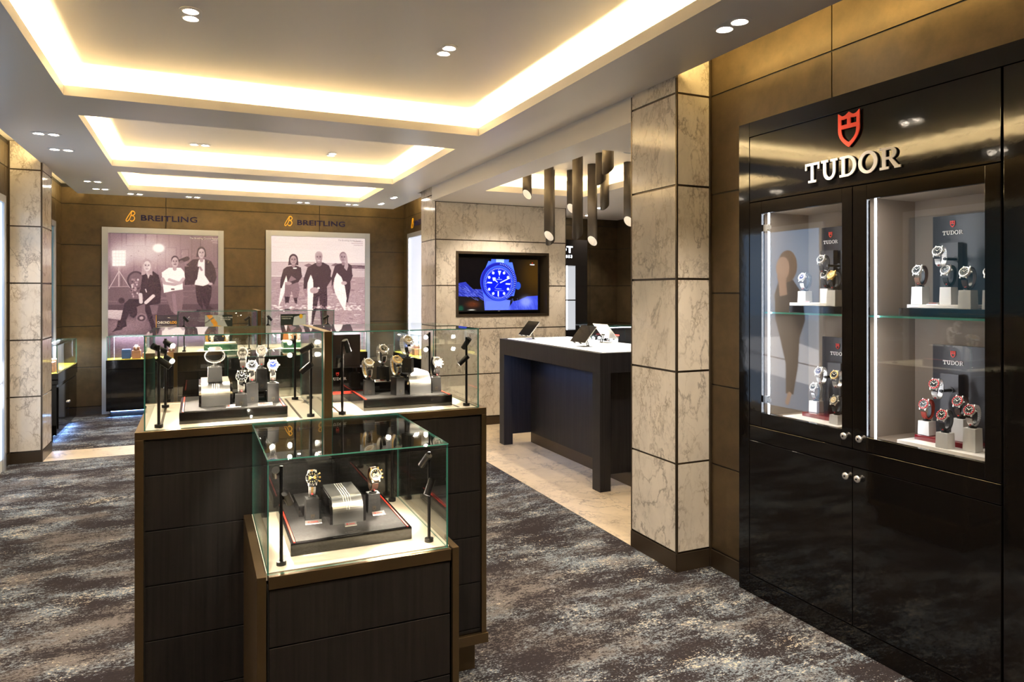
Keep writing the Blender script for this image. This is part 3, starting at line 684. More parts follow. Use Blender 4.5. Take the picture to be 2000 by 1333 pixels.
# film-crew picture
def film_canvas():
    c = Canvas(250, 400, (0.30,) * 3); W_, H_ = 250, 400
    top, bot = 0, 400
    def mp(X, Y):
        u = (X - 70) / 1238.0; v = (Y - (85 + 33 * u)) / (1125.0 * 8.7 / (8.7 + .55 * u)); return (u * (W_ - 1), v * 1.237 / 1.95 * (H_ - 1))
    c.map = mp
    c.poly([(0, 60), (1400, 60), (1400, 700), (0, 700)], (0.36,) * 3)
    for x in range(80, 1300, 130): c.poly([(x, 60), (x + 14, 60), (x + 14, 690), (x, 690)], (0.27,) * 3, .8)
    for x0, x1, y0, y1 in ((265, 470, 90, 230), (480, 600, 90, 240), (700, 820, 250, 480), (880, 960, 270, 400), (1100, 1300, 150, 480)): c.poly([(x0, y0), (x1, y0), (x1, y1), (x0, y1)], (0.43,) * 3, .5); c.path([(x0, y0), (x1, y0), (x1, y1), (x0, y1), (x0, y0)], 8, (0.22,) * 3)
    c.ell(620, 330, 330, 260, (0.75,) * 3, .55, .9); c.ell(420, 280, 300, 150, (0.95,) * 3, .55, .8); c.ell(620, 255, 68, 50, (1.0,) * 3, 1, .3)
    c.ell(185, 370, 130, 150, (1,) * 3, .55, .8); c.poly([(112, 285), (260, 280), (256, 458), (116, 462)], (0.93,) * 3)
    for i in range(4):
        for j in range(5): c.ell(135 + i * 33, 303 + j * 35, 12, 12, (1,) * 3)
    c.poly([(0, 700), (1400, 680), (1400, 900), (0, 900)], (0.30,) * 3); 
    for k in range(90):
        y = 700 + RNG.rand() * 420; x = RNG.rand() * 1300; c.line((x, y), (x + 40 + RNG.rand() * 130, y), 5, (0.2 + .45 * RNG.rand(),) * 3, .6)
    for k in range(60):
        x = 250 + RNG.rand() * 900; y = 280 + RNG.rand() * 380; c.line((x, y), (x + 14 * RNG.rand() - 7, y + 24 * RNG.rand()), 6, (0.25 + .6 * RNG.rand(),) * 3, .6)
    c.poly([(0, 900), (1400, 880), (1400, 1900), (0, 1900)], (0.20,) * 3)
    c.poly([(60, 955), (270, 960), (220, 1070), (60, 1050)], (0.85,) * 3, .8); c.ell(150, 1150, 170, 100, (0.5,) * 3, .5, .8); c.ell(350, 1120, 220, 90, (0.5,) * 3, .6, .8)
    # light stand
    c.path([(185, 470), (185, 690)], 12, (0.7,) * 3)
    c.line((185, 520), (80, 715), 8, (0.75,) * 3); c.line((190, 520), (300, 700), 8, (0.75,) * 3); c.line((75, 695), (300, 690), 8, (0.6,) * 3)
    # engine and wheels
    c.ell(370, 620, 98, 105, (0.17,) * 3); c.ell(370, 620, 78, 85, (0.5,) * 3, .5)
    for k in range(40): x, y = 310 + RNG.rand() * 130, 600 + RNG.rand() * 230; c.ell(x, y, 10, 12, (0.2 + .6 * RNG.rand(),) * 3)
    c.ell(215, 850, 34, 34, (0.12,) * 3); c.poly([(300, 880), (460, 890), (620, 900), (600, 1000), (330, 1030)], (0.35,) * 3)
    c.ell(340, 970, 45, 75, (0.10,) * 3); c.ell(430, 1045, 62, 52, (0.42,) * 3); c.ell(430, 1045, 44, 36, (0.15,) * 3); c.ell(430, 1045, 22, 18, (0.6,) * 3)
    # camera behind centre figure
    c.line((870, 400), (945, 370), 55, (0.13,) * 3); c.ell(880, 460, 40, 70, (0.4,) * 3, .8); c.poly([(915, 460), (1090, 455), (1085, 660), (915, 670)], (0.12,) * 3)
    # standing figure at right: dark jacket, light shirt
    c.poly([(1040, 660), (1215, 650), (1235, 700), (1225, 800), (1200, 900), (1290, 960), (1180, 960), (1130, 880), (1120, 820), (1130, 960), (1060, 860), (1045, 760)], (0.10,) * 3)
    c.poly([(1075, 385), (1150, 380), (1160, 520), (1215, 650), (1130, 680), (1030, 665), (1060, 540)], (0.90,) * 3)
    c.poly([(1150, 375), (1225, 400), (1270, 480), (1290, 580), (1260, 660), (1220, 660), (1150, 560)], (0.12,) * 3)
    c.poly([(1085, 375), (1010, 380), (930, 445), (1000, 470), (1085, 460), (1060, 600), (1015, 650), (1000, 560), (1040, 480)], (0.12,) * 3)
    c.ell(1215, 655, 26, 14, (0.7,) * 3); c.line((1095, 470), (1112, 500), 26, (0.5,) * 3)
    c.line((1110, 340), (1112, 395), 40, (0.55,) * 3); sk(c, 1110, 308, 82, 0.12, 0.70, .55)
    # seated figure in the middle: white tee, jeans
    c.poly([(690, 720), (890, 715), (905, 800), (880, 980), (815, 1010), (760, 960), (720, 850)], (0.36,) * 3); c.line((790, 780), (810, 980), 40, (0.5,) * 3, .6)
    c.poly([(735, 475), (870, 475), (910, 520), (920, 600), (890, 620), (895, 720), (790, 735), (680, 760), (660, 600), (655, 530)], (0.92,) * 3)
    c.path([(665, 600), (690, 650), (800, 665), (875, 640)], 38, (0.62,) * 3); c.path([(900, 600), (860, 650), (740, 610)], 36, (0.66,) * 3); c.line((770, 718), (790, 718), 22, (0.25,) * 3)
    c.line((800, 455), (802, 490), 44, (0.6,) * 3); sk(c, 805, 408, 84, 0.15, 0.68, 0, beard=True)
    # seated woman at left: black leather jacket
    c.poly([(440, 830), (300, 830), (245, 880), (205, 1060), (160, 1190), (215, 1180), (265, 1070), (310, 950), (470, 880), (470, 960), (520, 1100), (545, 1180), (600, 1180), (560, 1050), (520, 900), (640, 880)], (0.09,) * 3)
    c.poly([(175, 1075), (265, 1080), (270, 1140), (180, 1180), (110, 1210), (160, 1150)], (0.08,) * 3)
    c.poly([(440, 560), (560, 515), (620, 560), (650, 690), (640, 880), (470, 880), (440, 790), (410, 760), (430, 640)], (0.11,) * 3)
    c.poly([(490, 540), (530, 535), (505, 605)], (0.75,) * 3); c.line((475, 720), (485, 750), 12, (0.8,) * 3)
    c.path([(600, 600), (620, 720), (560, 800)], 60, (0.09,) * 3); c.path([(560, 795), (480, 870)], 40, (0.8,) * 3); c.path([(420, 780), (425, 865)], 40, (0.78,) * 3)
    c.line((490, 500), (500, 545), 34, (0.68,) * 3); sk(c, 492, 455, 86, 0.60, 0.80, 1.25, -1)
    c.a[:, :] *= 1.0
    for k in range(1, 4): c.line((1190 + 18 * k, 122 + 23 * k), (1300, 125 + 23 * k), 8, (0.92,) * 3, .55)
    c.grain(.09); c.grain(.10, 3, 1, .50, 1); return c
def surf_canvas():
    c = Canvas(250, 400, (0.8,) * 3); W_, H_ = 250, 400
    def mp(X, Y):
        u = (X - 103) / 1180.0; v = (Y - (88 + 34 * u)) / (1222.0 * 9.47 / (9.47 + .52 * u)); return (u * (W_ - 1), v * 1.276 / 1.95 * (H_ - 1))
    c.map = mp
    c.poly([(0, 0), (1500, 0), (1500, 440), (0, 440)], (0.88,) * 3)
    for k in range(14): y = 130 + k * 21; c.line((100 + 300 * RNG.rand(), y), (700 + 600 * RNG.rand(), y + 12), 12, (0.80 + .15 * RNG.rand(),) * 3, .35)
    c.poly([(0, 440), (1500, 440), (1500, 640), (0, 600)], (0.72,) * 3); c.line((100, 432), (640, 432), 8, (0.5,) * 3); c.poly([(1100, 465), (1300, 470), (1300, 515), (1100, 510)], (0.30,) * 3); c.poly([(840, 470), (900, 440), (1000, 470), (1000, 500)], (0.35,) * 3); c.poly([(500, 470), (560, 445), (620, 470), (560, 500)], (0.35,) * 3)
    for k in range(60): y = 470 + RNG.rand() * 130; x = 100 + RNG.rand() * 1200; c.line((x, y), (x + 120 * RNG.rand(), y), 5, (0.5 + .45 * RNG.rand(),) * 3, .5)
    c.poly([(0, 620), (1500, 625), (1500, 2300), (0, 2300)], (0.58,) * 3)
    for k in range(420):
        y = 630 + (RNG.rand() ** .8) * 1000; x = 90 + RNG.rand() * 1200; c.line((x, y), (x + 20 + 90 * RNG.rand(), y + 14 * RNG.rand() - 7), 5 + 6 * RNG.rand(), (0.25 + .7 * RNG.rand(),) * 3, .55)
    D = (0.13,) * 3
    def board(P): c.poly(P, (0.93,) * 3)
    # left surfer
    board([(280, 590), (310, 640), (285, 760), (230, 920), (190, 1020), (200, 900), (220, 760)])
    c.poly([(270, 690), (430, 690), (450, 780), (430, 890), (370, 900), (350, 800), (325, 900), (262, 880)], (0.42,) * 3); c.poly([(262, 875), (328, 880), (310, 980), (275, 975)], (0.12,) * 3); c.poly([(370, 895), (420, 890), (415, 970), (390, 960)], (0.14,) * 3); c.line((295, 975), (298, 1030), 40, (0.6,) * 3)
    c.poly([(290, 490), (400, 470), (465, 500), (475, 600), (430, 690), (380, 700), (350, 620), (300, 690), (285, 600), (230, 770), (208, 765), (215, 660), (250, 520)], D)
    c.poly([(345, 605), (405, 650), (420, 690), (300, 690)], (0.42,) * 3); c.path([(460, 610), (420, 670), (330, 705)], 40, D); c.ell(310, 706, 42, 20, (0.6,) * 3); c.line((375, 508), (405, 508), 16, (0.95,) * 3)
    c.line((372, 430), (372, 475), 44, (0.5,) * 3); sk(c, 372, 400, 88, 0.13, 0.60, .8)
    # middle surfer
    c.poly([(600, 760), (790, 760), (795, 900), (780, 1300), (720, 1300), (690, 870), (660, 1020), (600, 1300)], D)
    c.poly([(640, 440), (740, 430), (815, 470), (845, 540), (830, 660), (790, 740), (790, 800), (610, 800), (600, 600), (545, 720), (530, 800), (495, 790), (500, 640), (545, 500)], D)
    c.path([(820, 640), (770, 720), (690, 770)], 62, D); board([(585, 590), (615, 660), (620, 800), (610, 1000), (590, 1200), (560, 1290), (545, 1000), (545, 700)]); c.ell(630, 795, 55, 40, (0.62,) * 3); c.line((515, 790), (530, 860), 36, (0.5,) * 3); c.ell(683, 765, 16, 14, (0.9,) * 3)
    c.line((688, 400), (690, 450), 70, (0.42,) * 3); c.ell(687, 345, 48, 58, (0.66,) * 3); sk(c, 687, 366, 96, 0.3, 0.62, 0, bald=True)
    # right surfer
    c.poly([(1000, 680), (1090, 640), (1095, 760), (1060, 950), (1030, 950), (1030, 800)], (0.13,) * 3)
    c.poly([(930, 450), (1050, 435), (1110, 470), (1118, 600), (1080, 670), (1000, 700), (930, 600), (870, 690), (868, 760), (848, 740), (850, 620), (890, 480)], (0.15,) * 3)
    board([(918, 565), (975, 620), (1020, 740), (1045, 900), (1020, 1060), (960, 960), (900, 840), (876, 760), (885, 640)]); c.path([(1105, 600), (1080, 660), (1010, 695)], 38, (0.16,) * 3); c.ell(1010, 698, 38, 24, (0.65,) * 3); c.path([(860, 740), (880, 820)], 26, (0.45,) * 3)
    c.line((1000, 400), (1000, 450), 40, (0.5,) * 3); sk(c, 998, 365, 88, 0.45, 0.62, 0, -1); c.poly([(1020, 300), (1050, 350), (1065, 480), (1045, 540), (1010, 500), (1030, 400)], (0.62,) * 3)
    for k in range(120): x = 100 + 1150 * RNG.rand(); c.ell(x, 990 + 60 * RNG.rand(), 14, 9, (0.95,) * 3, .5)
    for k in range(1, 4): c.line((1110 + 30 * (k % 2), 134 + 24 * k), (1255, 138 + 24 * k), 8, (0.45,) * 3, .5)
    c.grain(.07); c.grain(.12, 3, 1, .36, 1); return c
def woman_canvas():
    c = Canvas(120, 230, (0.5,) * 3); c.map = lambda x, y: (x * 119, y * 229)
    c.poly([(0, 0), (1, 0), (1, .6), (0, .6)], (0.50, 0.60, 0.72)); c.ell(.5, .2, .6, .2, (0.60, 0.68, 0.78), .6, .9)
    c.poly([(0, .5), (1, .48), (1, 1), (0, 1)], (0.52, 0.58, 0.66)); c.poly([(0, .66), (.5, .60), (1, .62), (1, .80), (0, .86)], (0.80, 0.82, 0.86)); c.line((0, .75), (1, .70), .01, (0.2, .2, .25))
    c.map = lambda x, y: ((1.13 - x) * 119, y * 229)
    c.poly([(.62, .26), (.80, .28), (.92, .36), (.95, .50), (.88, .60), (.86, .76), (.80, .92), (.70, .92), (.70, .75), (.62, .60), (.56, .50), (.55, .36)], (0.10, .09, .10)); c.ell(.72, .20, .13, .09, (0.42, .32, .24)); c.ell(.66, .21, .09, .065, (0.75, .60, .50)); c.poly([(.60, .27), (.70, .25), (.72, .36), (.62, .37)], (0.72, .57, .47)); c.line((.66, .32), (.62, .26), .07, (0.72, .57, .47)); c.line((.75, .92), (.72, .97), .05, (.7, .55, .45))
    c.grain(.03); return c
def sea_canvas():
    c = Canvas(60, 110, (0.06, 0.12, 0.20)); c.map = lambda x, y: (x * 59, y * 109)
    c.poly([(0, 0), (1, 0), (1, .45), (0, .45)], (0.10, 0.30, 0.36)); c.ell(.6, .4, .5, .2, (0.18, .40, .48), .7, .9); c.poly([(0, .6), (1, .55), (1, 1), (0, 1)], (0.05, .08, .16)); c.grain(.04); return c

p1 = lightbox('light_box_poster', FY, (-1.081, 9.985, 0), 1.395, 2.322, 0.067, 'tall backlit poster with three people on a film set, left on the back wall', 'poster', None, film_canvas(), (0.30, 2.25), led=False)
b = MB(); text_into(b, 'The Breitling Cinema Squad', fr(FY, (0.243, 9.985 - .017, 2.205)), .030, 1, .001, align='RIGHT'); part(b, 'poster_caption', M_WHITE, p1)
p2 = lightbox('light_box_poster', FY, (0.839, 9.985, 0), 1.41, 2.352, 0.070, 'tall backlit poster with three surfers in wetsuits on a beach, right on the back wall', 'poster', None, surf_canvas(), (0.33, 2.278), led=False)
b = MB(); text_into(b, 'The Breitling Surfer Squad', fr(FY, (2.12, 9.985 - .017, 2.235)), .030, 1, .001, align='RIGHT'); part(b, 'poster_caption', mat('caption_dark', (.2, .17, .18), .6), p2)
M_PICB = picture_mat('bright_backlit_print', 1.3)
lightbox('light_box_poster', FXP, (XL + .001, 5.84, 0), 1.32, 2.325, 0.06, 'backlit poster of a woman by a surfboard, on the left wall before the marble column', 'poster', None, woman_canvas(), (0.10, 2.26), tone=None, m=M_PICB)
lightbox('light_box_poster', FXP, (XL + .001, 3.55, 0), 1.30, 2.325, 0.06, 'dark teal backlit poster on the near left wall, mirrored in the cabinet', 'poster', None, sea_canvas(), (0.10, 2.26), tone=None)
lightbox('light_box_poster', FXP, (XL + .001, 8.20, 0), 1.25, 2.325, 0.06, 'backlit poster seen edge-on on the left wall behind the marble column', 'poster', None, sea_canvas(), (0.10, 2.26), tone=None)
wc = Canvas(40, 80, (0.88, 0.90, 0.96))
lightbox('light_box_poster', FX, (2.759, 9.72, 0), 1.35, 2.345, 0.06, 'pale glowing light box seen edge-on on the far right wall', 'poster', None, wc, (0.10, 2.28), tone=None)

def brand_sign(F, loc, h, label):
    e = empty('wall_sign', loc, label, 'sign')
    b = MB(); b_logo(b, fr(F, loc) @ Matrix.Diagonal((h * 1.05, h * 1.35, h, 1)), .06); part(b, 'script_b_emblem', M_YEL, e)
    b = MB(); off = Vector(loc) + (F @ Vector((h * 1.62, h * .17, 0))); text_into(b, 'BREITLING', fr(F, off), h * 1.02, 1.36, .01, bold=.0012, spacing=1.03); part(b, 'sign_letters', M_NAVY, e)
    return e
brand_sign(FY, (-0.822, 9.998, 2.405), .098, 'BREITLING sign with yellow script B above the film-set poster')
brand_sign(FY, (1.085, 9.998, 2.425), .098, 'BREITLING sign with yellow script B above the surfers poster')
brand_sign(FX, (2.758, 9.60, 2.42), .098, 'BREITLING sign on the far right wall, mostly hidden by the television wall')

# ================================================================== TELEVISION AND NICHE
b = MB(); x0, x1, z0, z1 = TVN; y = 7.352; t = .028
b.box(x0, x1, y, y + .2, z0, z0 + t); b.box(x0, x1, y, y + .2, z1 - t, z1); b.box(x0, x0 + t, y, y + .2, z0 + t, z1 - t); b.box(x1 - t, x1, y, y + .2, z0 + t, z1 - t)
struct(b.build('trim_4', M_TRIM))
b = MB(); b.box(x0 + t, x1 - t, 7.545, 7.56, z0 + t, z1 - t); struct(b.build('trim_5', M_GROOVE))
def tv_canvas():
    c = Canvas(340, 212, (0.055, 0.045, 0.05)); c.map = lambda X, Y: ((X - 178) / 1362.0 * 339, (Y - 240 - (X - 178) * .012) / 840.0 * 211)
    B = (0.10, 0.16, 0.85); L = (0.55, 0.68, 1.0)
    c.ell(1540, 500, 340, 420, (0.42, 0.28, 0.06), .55, .8)
    c.poly([(1100, 950), (1200, 930), (1350, 870), (1545, 860), (1545, 1100), (1000, 1100)], (0.22, 0.28, 0.80)); c.ell(1330, 960, 110, 90, (0.62, 0.68, 1), .7, .7)
    for k in range(70): x = 1060 + 480 * RNG.rand(); y = 900 + 190 * RNG.rand(); c.line((x, y), (x + 12, y + 50), 5, (0.45, .52, .95), .5)
    c.poly([(175, 640), (300, 620), (420, 740), (600, 740), (640, 900), (620, 1090), (175, 850)], (0.16, 0.20, 0.65)); 
    c.poly([(175, 850), (520, 870), (640, 960), (640, 1100), (175, 1100)], (0.10, 0.09, 0.09)); c.ell(420, 985, 120, 60, (0.55, 0.25, 0.12), .5, .7); c.ell(220, 1050, 50, 50, (0.1, 0.4, 0.28), .6, .6)
    for k in range(150):
        x = 175 + 460 * RNG.rand(); y = 640 + (x - 175) * .32 + 170 * RNG.rand(); 
        if y < 900: c.line((x, y), (x + 50, y + 34), 5, (0.5, .56, .98) if RNG.rand() > .4 else (0.10, .12, .4), .6)
    c.poly([(600, 850), (1060, 930), (1020, 1100), (620, 1100)], (0.34, 0.42, 0.95)); c.poly([(1050, 930), (1060, 1100), (620, 1100), (640, 940)], (0.40, .50, .98), .6)
    c.poly([(680, 280), (1090, 300), (1170, 620), (1120, 860), (600, 860), (545, 590)], (0.30, 0.44, 0.95)); c.poly([(730, 245), (1035, 250), (1020, 330), (720, 330)], (0.28, .42, .92)); c.poly([(810, 245), (950, 248), (945, 310), (810, 310)], (0.65, .78, 1))
    c.ell(1190, 690, 48, 65, (0.16, .30, .75))
    c.ell(855, 620, 312, 322, (0.18, 0.26, .85)); c.ell(855, 620, 300, 310, (0.12, .13, .62)); c.ell(855, 640, 258, 285, (0.25, .40, .98)); c.ell(855, 645, 245, 268, (0.06, .12, .80)); c.ell(860, 640, 180, 200, (0.04, .10, .88), .8, .6)
    W = (0.82, 0.90, 1.0)
    for k in range(60):
        a = 2 * PI * k / 60; r0 = 0.90 if k % 5 else .84
        c.line((855 + 240 * r0 * math.sin(a), 645 - 262 * r0 * math.cos(a)), (855 + 234 * math.sin(a), 645 - 256 * math.cos(a)), 7, W, .9)
        if 0 < k < 26: c.line((855 + 268 * math.sin(a), 622 - 288 * math.cos(a)), (855 + 292 * math.sin(a), 620 - 305 * math.cos(a)), 9, (0.6, .7, 1), .9)
    for k in (1, 2, 4, 5, 7, 8, 10, 11): a = 2 * PI * k / 12; c.ell(855 + 185 * math.sin(a), 645 - 195 * math.cos(a), 21, 23, W)
    c.poly([(842, 440), (898, 442), (868, 525)], W); c.line((672, 632), (732, 636), 24, W); c.line((985, 656), (1045, 660), 24, W); c.line((848, 785), (848, 852), 22, W)
    c.line((885, 635), (1040, 562), 18, W); c.line((830, 625), (790, 590), 16, W); c.poly([(748, 550), (800, 550), (805, 600), (760, 605)], W); c.line((850, 650), (790, 720), 4, W)
    c.line((820, 580), (905, 585), 14, (0.6, .7, 1), .8); c.line((862, 545), (862, 562), 14, (0.7, .8, 1)); c.line((805, 735), (900, 740), 12, (0.6, .7, 1), .7); c.line((790, 765), (940, 770), 12, (0.5, .5, 1), .7)
    c.line((1408, 335), (1475, 338), 16, (0.95, .95, 1)); c.ell(1443, 308, 9, 9, (0.8, .15, .1)); c.ell(400, 1080, 60, 14, (1, 1, .95), .8, .6)
    c.grain(.02); return c
tv = empty('television', (3.175, 7.50, 1.30), 'flat television showing a blue diver watch, mounted in the marble wall niche', 'television')
b = MB(); b.box(2.672, 3.70, 7.455, 7.50, 1.288, 1.906); part(b, 'bezel', M_BLACK, tv, bevel=.003)
b = MB(); b.box(2.95, 3.35, 7.50, 7.545, 1.45, 1.75); part(b, 'wall_bracket', M_BLACK, tv)
tv_canvas().build('screen', FY, (2.684, 7.453, 1.304), 1.004, .590, M_TV, tv)
b = MB(); b.box(3.175, 3.20, 7.4535, 7.455, 1.2905, 1.2975); part(b, 'maker_badge', M_STEEL, tv)

# ================================================================== WATCHES
STRAPS = {'brown': (0.060, 0.028, 0.018), 'tan': (0.20, 0.085, 0.035), 'black': (0.018, 0.016, 0.015), 'red': (0.40, 0.04, 0.02), 'grey': (0.10, 0.095, 0.09)}
DIALS = {'black': (0.012, 0.012, 0.014), 'blue': (0.010, 0.02, 0.14), 'white': (0.78, 0.72, 0.62), 'grey': (0.20, 0.18, 0.16), 'champagne': (0.62, 0.46, 0.24), 'navy': (0.01, 0.014, 0.06)}
BEZ = {'steel': None, 'gold': None, 'black': (0.012, 0.012, 0.012), 'red': (0.55, 0.03, 0.04), 'blue': (0.01, 0.03, 0.22)}
M_LUME = mat('marker_lume', (0.86, 0.84, 0.76), 0.4); M_GLUME = mat('marker_gold', (0.92, 0.74, 0.36), 0.3, 0.6)
M_HOLD = mat('watch_holder', (0.02, 0.019, 0.018), 0.4)
RA, RB = 0.037, 0.0245            # strap loop: half height, half depth
WPROTO = {}
def make_watch(strap, dial, bezel, chrono=False, big=False, flat=False, gold_case=False):
    """wrist watch closed into an oval loop; origin under the loop, dial looks to -Y"""
    key = (strap, dial, bezel, chrono, flat, gold_case)
    if key in WPROTO: return copy_tree(WPROTO[key])
    root = bpy.data.objects.new('wrist_watch', None); COL.objects.link(root); root.empty_display_size = .03
    ra, rb = (RA, RB) if not flat else (0.0245, 0.034)
    zc = ra + .004
    th = math.radians(26) if not flat else math.radians(89)
    hc = Vector((0, -rb * math.cos(th), zc + ra * math.sin(th)))
    nrm = Vector((0, -math.cos(th) / rb, math.sin(th) / ra)).normalized()
    el = math.atan2(nrm.z, -nrm.y)
    HM = Matrix.Translation(hc) @ Matrix.Rotation(-el, 4, 'X')
    MC = M_GOLD if gold_case else M_STEEL
    R = .0205
    b = MB(); b.lathe([(R * .80, -.004), (R * .98, -.002), (R, .001), (R, .0045), (R * .93, .0062)], 36, M=HM)
    b.lathe([(0, -.0042), (R * .80, -.004)], 36, M=HM)
    for sx in (-1, 1):
        for sz in (-1, 1):
            b.prism([(sx * .0095, sz * .015), (sx * .0145, sz * .0135), (sx * .0135, sz * .0235), (sx * .0105, sz * .0240)] [::sx * sz], -.001, .0035, M=HM @ FY)
    b.build('case', MC, root)
    bm = {'steel': M_STEEL, 'gold': M_GOLD}.get(bezel) or mat('bezel_' + bezel, BEZ[bezel], .15, coat=.6)
    b = MB(); b.lathe([(R * .94, .0055), (R * .97, .0070), (R * .93, .0082), (R * .76, .0086), (R * .75, .0070)], 48, M=HM); b.build('bezel', bm, root)
    if bezel in ('black', 'red', 'blue'):
        b = MB()
        for k in range(12):
            a = 2 * PI * k / 12; mm = HM @ Matrix.Rotation(a, 4, 'Y')
            b.box(-.0006 if k else -.0013, .0006 if k else .0013, -.0089, -.0084, R * .80, R * .90, M=mm)
        b.build('bezel_marks', M_LUME if bezel != 'black' or not gold_case else M_GLUME, root)
    b = MB(); b.lathe([(0, .0070), (R * .75, .0070)], 36, M=HM); b.build('dial', mat('dial_' + dial, DIALS[dial], .25, coat=.3), root)
    b = MB()
    for k in range(12):
        a = 2 * PI * k / 12; mm = HM @ Matrix.Rotation(a, 4, 'Y')
        if chrono and k in (3, 9): continue
        l0 = R * (.50 if k % 3 == 0 else .56); wd = .0011 if dial not in ('white',) else .0005
        b.box(-wd, wd, -.0076, -.0071, l0, R * .68, M=mm)
    mk = M_LUME if dial != 'white' else M_BLACK
    b.build('hour_markers', M_GLUME if gold_case or (chrono and dial == 'black') else mk, root)
    b = MB()
    for a, ln, wd in ((math.radians(-55), R * .42, .0011), (math.radians(50), R * .62, .0008)):
        b.box(-wd, wd, -.0082, -.0078, -.002, ln, M=HM @ Matrix.Rotation(a, 4, 'Y'))
    b.build('hands', mk, root)
    if chrono:
        for sx in (-1, 1):
            b = MB(); b.lathe([(0, .0074), (.0046, .0074)], 20, M=HM @ Matrix.Translation((sx * .0072, 0, 0))); b.build('subdial', M_GOLD if dial == 'black' else M_STEEL, root)
        for sz in (-1, 1):
            b = MB(); b.cyl((R * .85, -.0015, sz * .0095), (R * 1.13, -.0015, sz * .0125), .0019, n=12, M=HM); b.cyl((R * 1.06, -.0015, sz * .0117), (R * 1.2, -.0015, sz * .0132), .0027, n=12, M=HM); b.build('pusher', M_GOLD if gold_case or dial == 'black' else M_STEEL, root)
    b = MB(); b.cyl((R * .97, -.0015, 0), (R * 1.10, -.0015, 0), .0017, n=12, M=HM); b.cyl((R * 1.08, -.0015, 0), (R * 1.25, -.0015, 0), .0031, n=14, M=HM); b.build('crown', M_GOLD if gold_case or strap == 'twotone' else M_STEEL, root)
    # strap: from one lug round the loop to the other
    gapa = math.radians(44) if not flat else math.radians(36)
    t0, t1 = th + gapa, th + 2 * PI - gapa; N = 26 if strap in ('steel', 'twotone') else 48
    def P(t, o=0.0):
        y = -rb * math.cos(t); z = zc + ra * math.sin(t); n_ = Vector((0, -math.cos(t) / rb, math.sin(t) / ra)).normalized(); return Vector((0, y, z)) + n_ * o
    def W(t):
        k = abs((t - t0) / (t1 - t0) - .5) * 2; return .0088 + .0018 * k
    outer = MB(); inner = MB()
    for k in range(N):
        g = .08 if strap in ('steel', 'twotone') else 0.0
        ta = t0 + (t1 - t0) * (k + g) / N; tb = t0 + (t1 - t0) * (k + 1 - g) / N; th_ = .0016
        qa0, qa1, qb0, qb1 = P(ta, -th_), P(ta, th_), P(tb, -th_), P(tb, th_); wa, wb = W(ta), W(tb)
        def seg(B, x0a, x1a, x0b, x1b, up=0.0):
            vs = [(x0a, *qa0.yz), (x1a, *qa0.yz), (x1b, *qb0.yz), (x0b, *qb0.yz), (x0a, *qa1.yz), (x1a, *qa1.yz), (x1b, *qb1.yz), (x0b, *qb1.yz)]
            B.add(vs, [(0, 3, 2, 1), (4, 5, 6, 7), (0, 1, 5, 4), (1, 2, 6, 5), (2, 3, 7, 6), (3, 0, 4, 7)])
        if strap in ('steel', 'twotone'):
            f = .36
            seg(outer, -wa, -wa * f, -wb, -wb * f); seg(outer, wa * f, wa, wb * f, wb); seg(inner, -wa * (f - .04), wa * (f - .04), -wb * (f - .04), wb * (f - .04))
        else: seg(outer, -wa, wa, -wb, wb)
    if strap in ('steel', 'twotone'):
        outer.build('bracelet_outer_links', M_STEEL, root); inner.build('bracelet_centre_links', M_GOLD if strap == 'twotone' else M_STEEL, root)
    else: outer.build('strap', mat('strap_' + strap, STRAPS[strap], .6), root)
    b = MB(); pa, pb = P(math.radians(205), .0024), P(math.radians(230), .0024)
    b.prism([(-.0028, -.004), (.0028, -.004), (.0028, .004), (-.0028, .004)], 0, .0012, M=Matrix.Translation(P(math.radians(-62), .0018)) @ Matrix.Rotation(math.radians(62), 4, 'X') @ Matrix.Rotation(0.2, 4, 'Y'))
    b.build('seal_tag', mat('seal_red', (.45, .02, .02), .5), root)
    WPROTO[key] = root
    return root
def put_watch(x, y, z, kind, label, group, rz=0.0, tilt=0.0, s=1.0):
    w_ = make_watch(**kind); w_.location = (x, y, z); w_.rotation_euler = (-math.radians(tilt), 0, math.radians(rz)); w_.scale = (s, s, s)
    return tag(w_, label, 'watch', group)
K = lambda strap, dial, bezel, **k: dict(strap=strap, dial=dial, bezel=bezel, **k)

